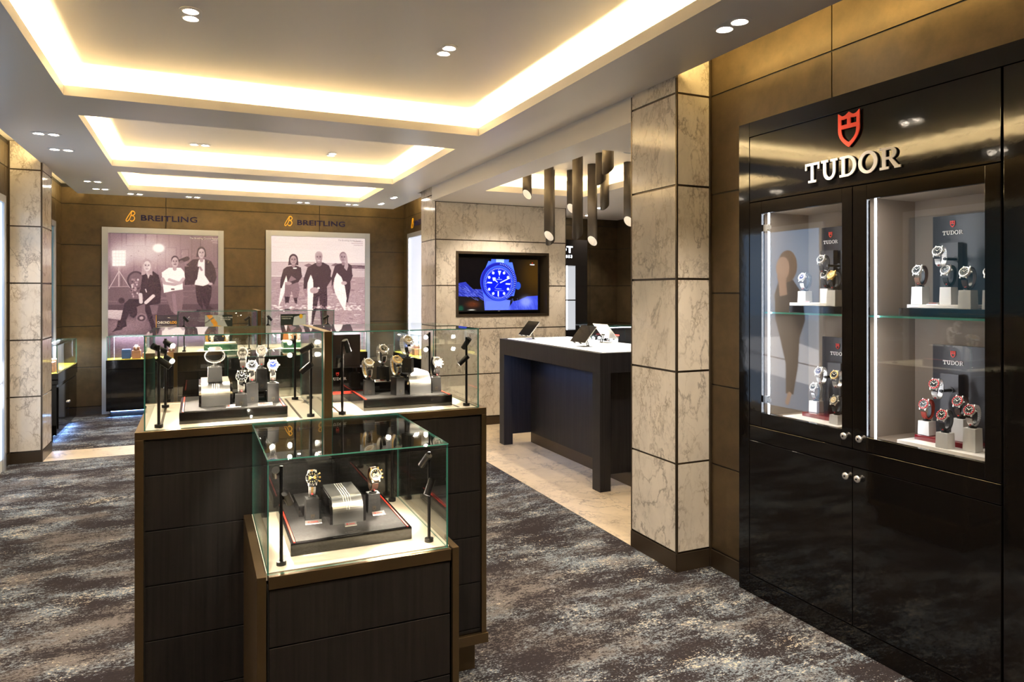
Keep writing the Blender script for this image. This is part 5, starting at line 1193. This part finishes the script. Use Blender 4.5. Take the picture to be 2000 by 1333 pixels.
def gift_box(x, y, z, w_, d, h, m, label, watch=False, cushion=True):
    e = empty('watch_box', (x, y, z), label, 'watch box', 'small watch boxes inside the wall counters')
    b = MB(); b.box(-w_ / 2, w_ / 2, -d / 2, d / 2, 0, h); b.build('box_body', m, e, bevel=.003)
    b = MB(); b.box(-w_ / 2 - .001, w_ / 2 + .001, -d / 2 - .001, d / 2 + .001, h * .70, h * .715); b.build('lid_seam', M_GROOVE, e)
    if cushion:
        b = MB(); b.cyl((-w_ * .36, 0, h + d * .20), (w_ * .36, 0, h + d * .20), d * .22, n=22); b.build('cushion_roll', M_BOXO if m is M_BOXO else M_BOXB, e)
def small_watch(x, y, z, label, rz=0, s=.9, kind=None): put_watch(x, y, z, kind or K('steel', 'blue', 'steel', flat=True), label, 'watches in the wall counters', rz, -20, s)
Z7 = .6945
for x, m, h, lb in [(-.800, M_BOXB, .115, 'blue watch box at the left end of the counter under the film-set poster'), (-.690, M_BOXO, .10, 'brown watch box beside the blue one under the film-set poster'), (-.575, M_BOXO, .065, 'low brown watch box third along under the film-set poster'), (-.30, M_BOXO, .07, 'brown watch box behind the near island spotlights, left counter'), (-.15, M_BOXO, .07, 'brown watch box at the right of the left back counter'),
                    (1.05, M_BOXB, .07, 'blue watch box at the left end of the counter under the surfers'), (1.32, M_BOXO, .07, 'brown watch box in the middle of the counter under the surfers'), (2.02, M_BOXO, .12, 'tall brown watch box at the right end of the counter under the surfers'), (1.88, M_BOXB, .10, 'blue watch box near the right end of the counter under the surfers')]:
    gift_box(x, 9.80, Z7, .095, .11, h, m, lb, cushion=(h < .11))
    if h < .105: small_watch(x, 9.775, Z7 + h + .012, 'steel watch lying on the ' + lb.replace(' watch box', ' box', 1).replace('of the counter ', '', 1))
for y, x, m, h, lb in [(8.45, -1.38, M_BOXO, .10, 'brown watch box nearest in the left wall counter'), (8.62, -1.38, M_BOXO, .12, 'taller brown watch box second in the left wall counter')]:
    gift_box(x, y, Z7, .09, .12, h, m, lb, cushion=False)
for y, m, h, lb in [(9.20, M_BOXB, .10, 'blue watch box in the far right wall counter'), (9.02, M_BOXO, .07, 'brown watch box with round roll in the far right wall counter'), (8.80, M_BOXO, .09, 'brown watch box nearest in the far right wall counter')]:
    gift_box(2.60, y, Z7, .10, .12, h, m, lb); 
e = empty('counter_card', (-.355, 9.80, .977), 'dark card reading CHRONOLOG standing on the left back counter', 'card')
b = MB(); b.box(-.475, -.225, 9.80, 9.806, .9775, 1.225); part(b, 'card_board', mat('card_plum', (.045, .035, .06), .4), e)
b = MB(); b.box(-.475, -.470, 9.797, 9.8, .9775, 1.225); part(b, 'gold_edge', M_YEL, e)
b = MB(); text_into(b, 'CHRONO', fr(FY, (-.462, 9.7985, 1.115)), .046, .69, .001, bold=.0012); b.prism([(-.33, 1.195), (-.35, 1.19), (-.31, 1.186)], 0, .001, M=fr(FY, (0, 9.7985, 0)))
for dz in (0, .012): stroke(b, [(-.46, 1.096 - dz * 1.8), (-.40, 1.085 - dz), (-.35, 1.083 - dz), (-.30, 1.085 - dz), (-.24, 1.096 - dz * 1.8)], .004, fr(FY, (0, 9.7985, 0)), .001)
part(b, 'white_lettering', M_WHITE, e)
b = MB(); text_into(b, 'LOG', fr(FY, (-.316, 9.7985, 1.115)), .046, .80, .001, bold=.0012); part(b, 'yellow_lettering', M_YEL, e)

# ================================================================== BLACK WATCH CABINET ON THE RIGHT
CX = 2.52
cab = empty('watch_cabinet', (CX, 2.10, 0), 'high-gloss black wall cabinet with TUDOR name, red shield and two lit glass doors', 'cabinet')
b = MB()
b.box(CX, 2.66, 2.706, 2.778, 0, 2.354); b.box(CX, 2.66, .30, 2.706, 2.280, 2.354); b.box(CX, 2.66, .30, 2.706, 0, .094); b.box(CX + .0, 2.66, .30, 1.494, .097, 2.277)
part(b, 'surround', M_LACQ, cab, bevel=.0012)
b = MB(); b.box(CX, 2.56, 1.503, 2.702, 1.954, 2.277); hd = part(b, 'header_panel', M_LACQ, cab, bevel=.0012)
b = MB(); b.box(CX, 2.56, 1.503, 2.702, .770, .841); part(b, 'middle_rail', M_LACQ, cab, bevel=.0012)
b = MB(); b.box(2.562, 2.95, 1.497, 2.704, .10, .882); b.box(2.562, 2.95, 1.497, 2.704, 1.93, 2.27); part(b, 'carcass', M_GROOVE, cab)
def door(y0, y1, z0, z1, wy0, wy1, wz0, wz1):
    b = MB(); b.box(CX, CX + .022, y0, wy0, z0, z1); b.box(CX, CX + .022, wy1, y1, z0, z1); b.box(CX, CX + .022, wy0, wy1, z0, wz0); b.box(CX, CX + .022, wy0, wy1, wz1, z1)
    d = part(b, 'glazed_door', M_LACQ, cab, bevel=.0012)
    b = MB(); b.box(CX + .006, CX + .012, wy0, wy1, wz0, wz1, 0); b.build('door_glass', M_GLASSC, d, off=cab.location); return d
def knob(y, z, root):
    b = MB(); p = Matrix.Translation((CX, y, z)) @ Matrix.Rotation(-PI / 2, 4, 'Z')
    b.lathe([(0, .020), (.008, .020), (.0145, .017), (.0150, .013), (.010, .008), (.007, 0)], 24, M=p); b.build('knob', M_STEEL, root, off=cab.location)
    b = MB(); b.lathe([(0, .0206), (.0045, .0206)], 16, M=p); b.build('keyhole', M_BLACK, root, off=cab.location)
dl = door(2.102, 2.702, .845, 1.950, 2.154, 2.623, .914, 1.890); knob(2.133, .892, dl)
dr = door(1.503, 2.098, .845, 1.950, 1.557, 2.032, .904, 1.888); knob(2.058, .893, dr)
for y0, y1, ky in ((2.102, 2.702, 2.124), (1.503, 2.098, 2.066)):
    b = MB(); b.box(CX, CX + .022, y0, y1, .098, .766); d = part(b, 'lower_door', M_LACQ, cab, bevel=.0012); knob(ky, .724, d)
for z in (.98, 1.82):
    b = MB(); b.box(CX + .013, CX + .035, 2.600, 2.632, z - .016, z + .016); b.cyl((CX + .024, 2.596, z - .020), (CX + .024, 2.596, z + .020), .005, n=12); b.box(CX + .013, CX + .016, 2.575, 2.60, z - .008, z + .008); b.build('door_hinge', M_STEEL, dl, off=cab.location)
# lit interiors
for y0, y1 in ((2.102, 2.690), (1.515, 2.098)):
    b = MB(); t = .008
    b.box(2.555, 2.905, y1 - t, y1, .875, 1.93); b.box(2.555, 2.905, y0, y0 + t, .875, 1.93); b.box(2.897, 2.905, y0, y1, .875, 1.93); b.box(2.555, 2.905, y0, y1, .875, .883); b.box(2.555, 2.905, y0, y1, 1.905, 1.93)
    part(b, 'interior_lining', M_INT, cab)
    b = MB(); b.box(2.556, 2.88, y0 + .012, y1 - .012, 1.400, 1.408, 0, side_mi=1); part(b, 'glass_shelf', [M_GLASSC, M_TEDGE], cab)
    for zz in (.90, 1.41):
        pass
    yl = 2.602 if y1 > 2.5 else 2.012
    b = MB(); b.box(2.545, 2.551, yl - .0035, yl + .0035, .905, 1.905); part(b, 'led_strip', M_LED, cab)
    la = area('cabinet_light', (2.556, yl - .002, 1.40), (.010, .96), (0, 0, 0), 2.0, (.93, .94, 1.0))
    la.data.energy = 0.45
    dz = Vector((-.85, .53, 0)).normalized(); dy = Vector((0, 0, 1)); dxv = dy.cross(dz)
    la.rotation_euler = Matrix((dxv, dy, dz)).transposed().to_euler()
    area('cabinet_light', (2.60, (y0 + y1) / 2, 1.898), (.03, .45), (0, 0, 0), .35, (1.0, .90, .80))
    area('cabinet_light', (2.60, (y0 + y1) / 2, 1.385), (.03, .45), (0, 0, 0), .3, (1.0, .90, .80))
# header emblem and lettering
T = fr(FX, (CX - .006, 2.342, 1.995)) 
b = MB(); slab_word(b, 'TUDOR', T @ Matrix.Diagonal((.0875, .088, .005, 1)), 1.0); b.build('name_lettering', mat('satin_letters', (.80, .76, .72), .4, .3), hd, off=cab.location)
b = MB(); shield(b, fr(FX, (CX - .006, 2.110, 2.118)) @ Matrix.Diagonal((.108, .112, .005, 1)), 1.0); b.build('red_shield', mat('shield_red', (.92, .07, .035), .45), hd, off=cab.location)

FL = .8835
def board(x0, x1, y0, y1, z0, z1, m, label, name='display_board'):
    b = MB(); b.box(x0, x1, y0, y1, z0, z1); o = b.build(name, m, off=((x0 + x1) / 2, (y0 + y1) / 2, z0), bevel=.0008); tag(o, label, 'display board', 'display boards in the cabinet'); return o
def cab_backdrop(x, y0, y1, z0, z1, tz, label, ty=None, tall=None):
    e = empty('logo_backdrop', (x, (y0 + y1) / 2, z0), label, 'backdrop', 'black logo backdrops in the cabinet')
    b = MB(); b.box(x, x + .025, y0, y1, z0, z1); part(b, 'panel', mat('backdrop_black', (.022, .021, .026), .35), e, bevel=.001)
    b = MB(); ty = ty or (y0 + y1) / 2; b.box(x - .030, x - .0003, ty - .040, ty + .036, z0, tz - .035); part(b, 'raised_column', mat('backdrop_column', (.055, .052, .058), .4), e)
    w_ = .084; b = MB(); slab_word(b, 'TUDOR', fr(FX, (x - .002, ty + w_ / 2, tz)) @ Matrix.Diagonal((w_ / 5.3, .017, .002, 1)), 1.0); part(b, 'name_lettering', M_WHITE, e)
    b = MB(); shield(b, fr(FX, (x - .002, ty, tz + .030)) @ Matrix.Diagonal((.020, .021, .002, 1)), 1.0); part(b, 'red_shield', M_RED, e)
SS = 'silver block watch stands in the cabinet'; WG = 'watches in the black cabinet'
def cstand(x, y, z, top, label, rz=-88, wd=.048): watch_stand(x, y, z, top, wd, label, SS, M_SILVERB, rz, dark=False, mb=.004)
def cwatch(x, y, z, kind, label, rz=-92, tilt=8, s=1.05): put_watch(x, y, z, kind, label, WG, rz, tilt, s)
def mount(x, y, z, x1, label):
    e = empty('watch_wall_mount', (x1, y, z), label, 'watch mount', 'black wall mounts in the cabinet')
    b = MB(); b.cyl((x + .004, y, z), (x1 - .0005, y, z), .006, n=14); b.cyl((x1 - .004, y, z), (x1 - .0005, y, z), .012, n=18); part(b, 'arm', M_HOLD, e)
# right compartment, lower shelf
board(2.60, 2.80, 1.60, 1.955, FL, FL + .020, M_WHITE, 'white board on the cabinet floor behind the right glass door')
board(2.672, 2.79, 1.70, 1.930, FL + .0205, FL + .040, M_REDACR, 'dark red acrylic slab on the cabinet floor, right door', 'acrylic_slab')
cab_backdrop(2.83, 1.66, 1.962, FL + .001, 1.285, 1.205, 'black TUDOR backdrop on the lower level behind the right door', 1.873)
cstand(2.705, 1.900, FL + .0410, .981, 'silver block under the orange-strap watch, lower right compartment')
cstand(2.628, 1.772, FL + .0210, .963, 'silver block front and centre, lower right compartment')
cstand(2.715, 1.768, FL + .0410, 1.011, 'silver block on the red slab, lower right compartment')
cstand(2.664, 1.690, FL + .0210, .992, 'tallest silver block at the right of the lower right compartment')
cwatch(2.705, 1.900, .985, K('red', 'black', 'red'), 'red-bezel watch on orange-red strap, lower right compartment')
cwatch(2.628, 1.772, .967, K('black', 'black', 'red'), 'red-bezel watch on black strap, front of the lower right compartment')
cwatch(2.715, 1.768, 1.015, K('brown', 'black', 'red'), 'red-bezel watch on dark brown strap, lower right compartment')
cwatch(2.664, 1.690, .996, K('steel', 'black', 'red'), 'red-bezel watch on steel bracelet, rightmost in the lower right compartment')
cwatch(2.712, 1.862, 1.072, K('steel', 'black', 'red'), 'red-bezel steel watch mounted high on the lower right backdrop', -84, 6)
mount(2.728, 1.862, 1.105, 2.798, 'black arm holding the highest watch of the lower right compartment')
# right compartment, upper shelf
board(2.60, 2.84, 1.53, 1.946, 1.4085, 1.440, M_BGLOSS, 'dark board on the glass shelf behind the right door')
board(2.66, 2.83, 1.72, 1.955, 1.4405, 1.454, M_WHITE, 'white board on the glass shelf behind the right door')
cab_backdrop(2.845, 1.70, 1.972, 1.4545, 1.823, 1.742, 'black TUDOR backdrop on the upper level behind the right door', 1.885)
cstand(2.690, 1.918, 1.4545, 1.526, 'leftmost silver block on the upper right shelf')
cstand(2.730, 1.826, 1.4545, 1.524, 'middle silver block on the upper right shelf')
cstand(2.640, 1.692, 1.4405, 1.511, 'right silver block on the upper right shelf')
cstand(2.645, 1.606, 1.4405, 1.511, 'silver block cut by the door frame on the upper right shelf')
cwatch(2.690, 1.918, 1.530, K('tan', 'black', 'steel'), 'steel watch on brown leather strap, leftmost of the upper right shelf')
cwatch(2.730, 1.826, 1.528, K('black', 'black', 'steel'), 'steel watch on black fabric strap, middle of the upper right shelf')
cwatch(2.640, 1.692, 1.515, K('brown', 'black', 'steel'), 'steel watch on dark brown strap, right of the upper right shelf')
cwatch(2.645, 1.606, 1.515, K('red', 'black', 'steel'), 'watch on red strap half hidden by the right door frame')
cwatch(2.715, 1.850, 1.604, K('steel', 'black', 'steel'), 'steel watch mounted high on the upper right backdrop', -84, 6)
mount(2.735, 1.850, 1.638, 2.813, 'black arm holding the highest watch of the upper right shelf')
price_plate(2.668, 1.848, 1.4545, .045, 'price plate on the upper right shelf', rz=-90)
price_plate(2.690, 1.905 - .0, FL + .041, .001 + .04, 'price plate on the red slab, lower right compartment', rz=-90) if False else None
# left compartment, lower
board(2.60, 2.80, 2.24, 2.565, FL, FL + .020, M_WHITE, 'white board on the cabinet floor behind the left glass door')
board(2.68, 2.80, 2.30, 2.520, FL + .0205, FL + .040, M_REDACR, 'dark red acrylic slab on the cabinet floor, left door', 'acrylic_slab')
cab_backdrop(2.83, 2.26, 2.535, FL + .001, 1.285, 1.198, 'black TUDOR backdrop on the lower level behind the left door', 2.440)
cstand(2.732, 2.482, FL + .041, .979, 'silver block left on the red slab, lower left compartment')
cstand(2.660, 2.300, FL + .021, .945, 'silver block near the door edge, lower left compartment')
cwatch(2.732, 2.482, .983, K('steel', 'black', 'steel'), 'steel watch left in the lower left compartment')
cwatch(2.660, 2.300, .949, K('black', 'champagne', 'black'), 'dark watch with gold dial by the door edge, lower left compartment')
cwatch(2.705, 2.427, 1.066, K('steel', 'blue', 'steel'), 'steel watch with bright blue dial mounted on the lower left backdrop', -84, 6)
mount(2.722, 2.427, 1.100, 2.798, 'black arm holding the blue-dial watch, lower left compartment')
cwatch(2.705, 2.337, 1.058, K('steel', 'black', 'gold'), 'steel watch right of the blue-dial one, lower left compartment', -84, 6)
mount(2.722, 2.337, 1.092, 2.828, 'black arm right of the blue-dial watch, lower left compartment')
# left compartment, upper
board(2.60, 2.84, 2.15, 2.525, 1.4085, 1.440, M_BGLOSS, 'dark board on the glass shelf behind the left door')
board(2.64, 2.83, 2.33, 2.560, 1.4405, 1.454, M_WHITE, 'white board on the glass shelf behind the left door')
cab_backdrop(2.845, 2.29, 2.552, 1.4545, 1.826, 1.744, 'black TUDOR backdrop on the upper level behind the left door', 2.495)
cstand(2.690, 2.512, 1.4545, 1.510, 'silver block leftmost on the upper left shelf')
cstand(2.740, 2.425, 1.4545, 1.522, 'silver block half hidden in the middle of the upper left shelf')
cstand(2.640, 2.297, 1.4405, 1.514, 'silver block at the door edge of the upper left shelf')
cwatch(2.690, 2.512, 1.514, K('steel', 'blue', 'steel'), 'steel watch leftmost on the upper left shelf')
cwatch(2.740, 2.425, 1.526, K('black', 'black', 'steel'), 'steel watch half hidden in the middle of the upper left shelf')
cwatch(2.640, 2.297, 1.518, K('black', 'champagne', 'gold', gold_case=True), 'gold watch at the door edge of the upper left shelf')
cwatch(2.712, 2.420, 1.597, K('black', 'black', 'steel'), 'steel watch mounted high on the upper left backdrop', -84, 6)
mount(2.730, 2.420, 1.631, 2.813, 'black arm holding the highest watch of the upper left shelf')
price_plate(2.655, 2.470, 1.4545, .045, 'price plate on the upper left shelf', rz=-90)

# ================================================================== SERVICE DESK
DK = empty('service_desk', (3.14, 5.45, 0), 'charcoal wood service desk with white glass top behind the marble column', 'desk')
DX0, DX1, DY0, DY1, DZ = 2.752, 3.56, 4.510, 6.42, 1.046
b = MB(); b.box(DX0, DX0 + .10, DY0, DY1, .895, DZ); b.box(DX1 - .10, DX1, DY0, DY1, .895, DZ); b.box(DX0 + .10, DX1 - .10, DY0, DY0 + .10, .895, DZ); b.box(DX0 + .10, DX1 - .10, DY1 - .10, DY1, .895, DZ); b.box(DX0 + .10, DX1 - .10, DY0 + .1, DY1 - .1, .99, DZ - .006)
part(b, 'top_frame', M_DESK, DK, bevel=.001)
b = MB(); b.box(DX0 + .06, DX1 - .06, DY0 + .06, DY1 - .06, DZ + .0003, DZ + .004); part(b, 'white_glass_top', mat('lit_glass_top', (.85, .84, .78), .12, emit=(1, .97, .86), estr=.55), DK)
for x, y in ((DX0, DY0), (DX0, DY1 - .11), (DX1 - .10, DY0), (DX1 - .10, DY1 - .11)):
    b = MB(); b.box(x, x + .095, y, y + .11, .0025, .895); part(b, 'leg', M_DESK, DK, bevel=.001)
b = MB(); b.box(3.05, 3.44, DY0 + .10, DY1 - .08, .105, .985); part(b, 'inner_body', M_DESK, DK)
b = MB(); b.box(2.847, 3.46, DY0 + .085, DY0 + .0995, .105, .895); part(b, 'end_panel', M_DESK, DK)
b = MB(); b.box(2.847, 3.05, DY1 - .10, DY1 - .085, .105, .895); part(b, 'end_panel', M_DESK, DK)
b = MB(); b.box(3.056, 3.43, DY0 - .02, DY1 - .09, .0025, .104); part(b, 'bronze_plinth', M_TRIM, DK)
area('desk_glow', (2.95, 5.5, .885), (.04, 1.0), (0, 0.5, 0), 1.7, (.30, .48, 1.0))
def tablet(x, y, z, face, label):
    """face = -1 looks to -X, +1 to +X"""
    e = empty('tablet_stand', (x, y, z), label, 'tablet', 'tablets on the service desk')
    f = face
    b = MB(); b.box(-.05, .05, -.075, .075, 0, .004); b.build('base_plate', M_BRUSH, e, bevel=.001)
    b = MB()
    for s in (-1, 1): b.cyl((-f * .04, s * .014, .004), (-f * .02, s * .011, .075), .0035, n=10); 
    b.cyl((-f * .04, -.016, .006), (-f * .04, .016, .006), .006, n=12); b.cyl((-f * .02, -.02, .075), (-f * .02, .02, .075), .007, n=12); b.build('stand_arm', M_BLACK, e)
    a = math.radians(50)   # lean back
    c = Vector((-f * .0, 0, .105)); ux = Vector((-f * math.cos(a), 0, math.sin(a))); n = Vector((f * math.sin(a), 0, math.cos(a)))
    M = Matrix(((0, ux.x, n.x, c.x + f * .005), (1, 0, 0, 0), (0, ux.z, n.z, c.z), (0, 0, 0, 1)))
    b = MB(); b.box(-.125, .125, -.088, .088, -.004, .004, M=M); bd = b.build('tablet_body', M_BRUSH, e, bevel=.002)
    b = MB(); b.box(-.123, .123, -.086, .086, .0042, .0052, M=M); b.build('dark_screen', M_BGLOSS, bd)
    b = MB()
    for s in (-.05, .05): b.box(s - .012, s + .012, -.094, -.088, -.008, .012, M=M)
    b.build('support_lip', M_BLACK, e)
tablet(2.955, 6.15, DZ + .0045, -1, 'tablet on a stand at the far end of the service desk')
tablet(2.955, 5.10, DZ + .0045, -1, 'tablet on a stand nearest on the service desk, dark screen facing the shop')
tablet(3.36, 5.42, DZ + .0045, 1, 'tablet seen from behind, silver back, across the service desk')

# ================================================================== PENDANT TUBES
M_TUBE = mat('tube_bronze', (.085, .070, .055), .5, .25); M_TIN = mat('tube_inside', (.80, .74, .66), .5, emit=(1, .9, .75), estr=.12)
def pendant(x, y, zb, rot, label, r=.045, top=2.698, cut=.085):
    e = empty('pendant_tube', (x, y, top), label, 'pendant lamp', 'cluster of slanted pendant tubes over the desk')
    n = 32; dx, dy = math.cos(rot), math.sin(rot)
    def ring(rr, zf): return [(rr * math.cos(2 * PI * k / n), rr * math.sin(2 * PI * k / n), zf(math.cos(2 * PI * k / n) * dx + math.sin(2 * PI * k / n) * dy)) for k in range(n)]
    zl = zb - top; f = lambda c_: zl + cut * (1 + c_) / 2
    o0, o1 = ring(r, lambda c_: 0.0), ring(r, f); i0, i1 = ring(r - .003, lambda c_: -.12), ring(r - .003, f)
    b = MB(); b.add(o0 + o1, [(k, (k + 1) % n, n + (k + 1) % n, n + k) for k in range(n)], 0, True); b.add(o1 + i1, [(k, (k + 1) % n, n + (k + 1) % n, n + k) for k in range(n)], 0); b.add(o0, [tuple(range(n))])
    b.build('tube', M_TUBE, e, fixn=True)
    b = MB(); b.add(i0 + i1, [(n + k, n + (k + 1) % n, (k + 1) % n, k) for k in range(n)], 0, True); b.add(i0, [tuple(reversed(range(n)))]); b.build('light_lining', M_TIN, e)
    b = MB(); b.cyl((0, 0, -.118), (0, 0, -.112), .03, n=18); b.build('lamp_lens', M_LENS, e)
TOC = math.atan2(-1, -.5)
for x, y, zb, rot, lb in [
  (2.967, 6.233, 2.432, 3.7, 'short pendant tube, leftmost of the cluster'), (2.979, 5.787, 1.990, 3.7, 'long pendant tube second from the left, pale slanted mouth facing out'),
  (3.130, 6.05, 1.960, 0.6, 'long pendant tube right behind the second one, only its dark tip showing'), (3.640, 6.60, 2.515, 3.7, 'very short pendant tube far back, third from the left'),
  (3.329, 5.986, 2.285, 3.7, 'middle-length pendant tube partly behind the longest wide one'), (2.928, 5.159, 1.951, 0.6, 'long wide pendant tube in the middle, cut facing away'),
  (3.348, 5.621, 1.943, 3.7, 'long pendant tube right of centre with pale oval mouth'), (3.153, 5.153, 2.420, 0.4, 'short pendant tube with its cut facing right, behind the nearest one'),
  (2.860, 4.570, 2.400, 0.4, 'nearest and shortest pendant tube with its cut facing right'), (3.900 - .22, 5.943, 2.318, 0.5, 'middle-length pendant tube just left of the marble column'),
  (3.600, 5.400, 2.115, 3.7, 'pendant tube half hidden by the marble column')]:
    pendant(x, y, zb, rot, lb)
e = empty('ceiling_speaker', (3.35, 4.95, 2.699), 'flat round white ceiling grille among the pendant tubes', 'ceiling speaker')
b = MB(); b.cyl((0, 0, -.006), (0, 0, -.0002), .10, .105, 36); b.build('grille_plate', M_WHITE, e)
b = MB(); b.cyl((0, 0, -.008), (0, 0, -.0062), .085, n=36); b.build('grille_mesh', M_FRAME, e)

# ================================================================== SIDE ROOM SHOWCASE AND COUNTER
sc_ = empty('illuminated_showcase', (4.40, 8.10, 0), 'tall black showcase with lit white interior and letters ending in T, behind the television wall', 'showcase')
b = MB(); b.box(4.03, 4.70, 8.02, 8.27, .003, 1.02); b.box(4.03, 4.70, 8.02, 8.27, 1.86, 2.20); b.box(4.52, 4.70, 8.02, 8.27, 1.02, 1.86); part(b, 'cabinet_body', M_BGLOSS, sc_, bevel=.001)
b = MB(); b.box(4.05, 4.519, 8.23, 8.26, 1.021, 1.859); part(b, 'lit_back_panel', mat('lit_panel', (.9, .9, .9), .5, emit=(.92, .95, 1.0), estr=1.7), sc_)
b = MB(); b.box(4.05, 4.519, 8.06, 8.22, 1.40, 1.415); part(b, 'dark_shelf', M_BLACK, sc_)
b = MB(); text_into(b, 'TISSOT', fr(FY, (4.476, 8.018, 2.030)), .118, 1.22, .003, bold=.003, align='RIGHT'); part(b, 'lit_name', mat('lit_letters', (.9, .9, .95), .5, emit=(.75, .86, 1.0), estr=2.2), sc_)
b = MB(); text_into(b, '1853', fr(FY, (4.474, 8.018, 1.962)), .052, 1.0, .002, bold=.001, align='RIGHT', spacing=1.4); part(b, 'lit_year', MATS['lit_letters'], sc_)
ct = empty('glass_counter', (4.95, 7.9, 0), 'black counter with glass top and red-lit watches in the side room', 'display counter')
b = MB(); b.box(4.45, 5.31, 7.50, 7.80, .10, .86); part(b, 'body', M_LACQ, ct, bevel=.001)
b = MB(); b.box(4.50, 5.28, 7.54, 7.78, .003, .099); part(b, 'toe_plinth', M_BGLOSS, ct)
b = MB(); b.box(4.455, 5.305, 7.505, 7.511, .861, 1.075, 0, side_mi=1); b.box(4.455, 4.461, 7.512, 7.79, .861, 1.075, 0, side_mi=1); b.box(4.453, 5.307, 7.503, 7.795, 1.0755, 1.082, 0, side_mi=1); part(b, 'glass_hood', [M_GLASS, M_TEDGE], ct)
b = MB(); b.box(4.47, 5.30, 7.775, 7.79, .862, 1.07); part(b, 'dark_back', M_BGLOSS, ct)
b = MB(); b.box(4.50, 5.28, 7.515, 7.525, 1.062, 1.070); part(b, 'led_tube', M_LED, ct); area('counter_light', (4.9, 7.56, 1.055), (.7, .02), (0, 0, 0), 3.5, COOL)
for k, x in enumerate([4.50, 4.57, 4.64, 4.71, 4.78]):
    put_watch(x, 7.62 + .03 * (k % 2), .873, K('steel', 'black' if k % 2 else 'white', 'steel'), ['steel watch at the left end of the side room counter', 'steel watch second from the left in the side room counter', 'steel watch in the middle of the side room counter', 'steel watch second from the right in the side room counter', 'steel watch beside the red-lidded box in the side room counter'][k], 'watches in the side room counter', 0, 20, .95)
e = empty('red_topped_box', (4.86, 7.66, .8615), 'white box with red top in the side room counter', 'box')
b = MB(); b.box(4.80, 4.92, 7.62, 7.70, .862, .950); part(b, 'box_body', M_WHITE, e); b = MB(); b.box(4.79, 4.93, 7.61, 7.71, .9505, .966); part(b, 'red_top', M_RED, e)
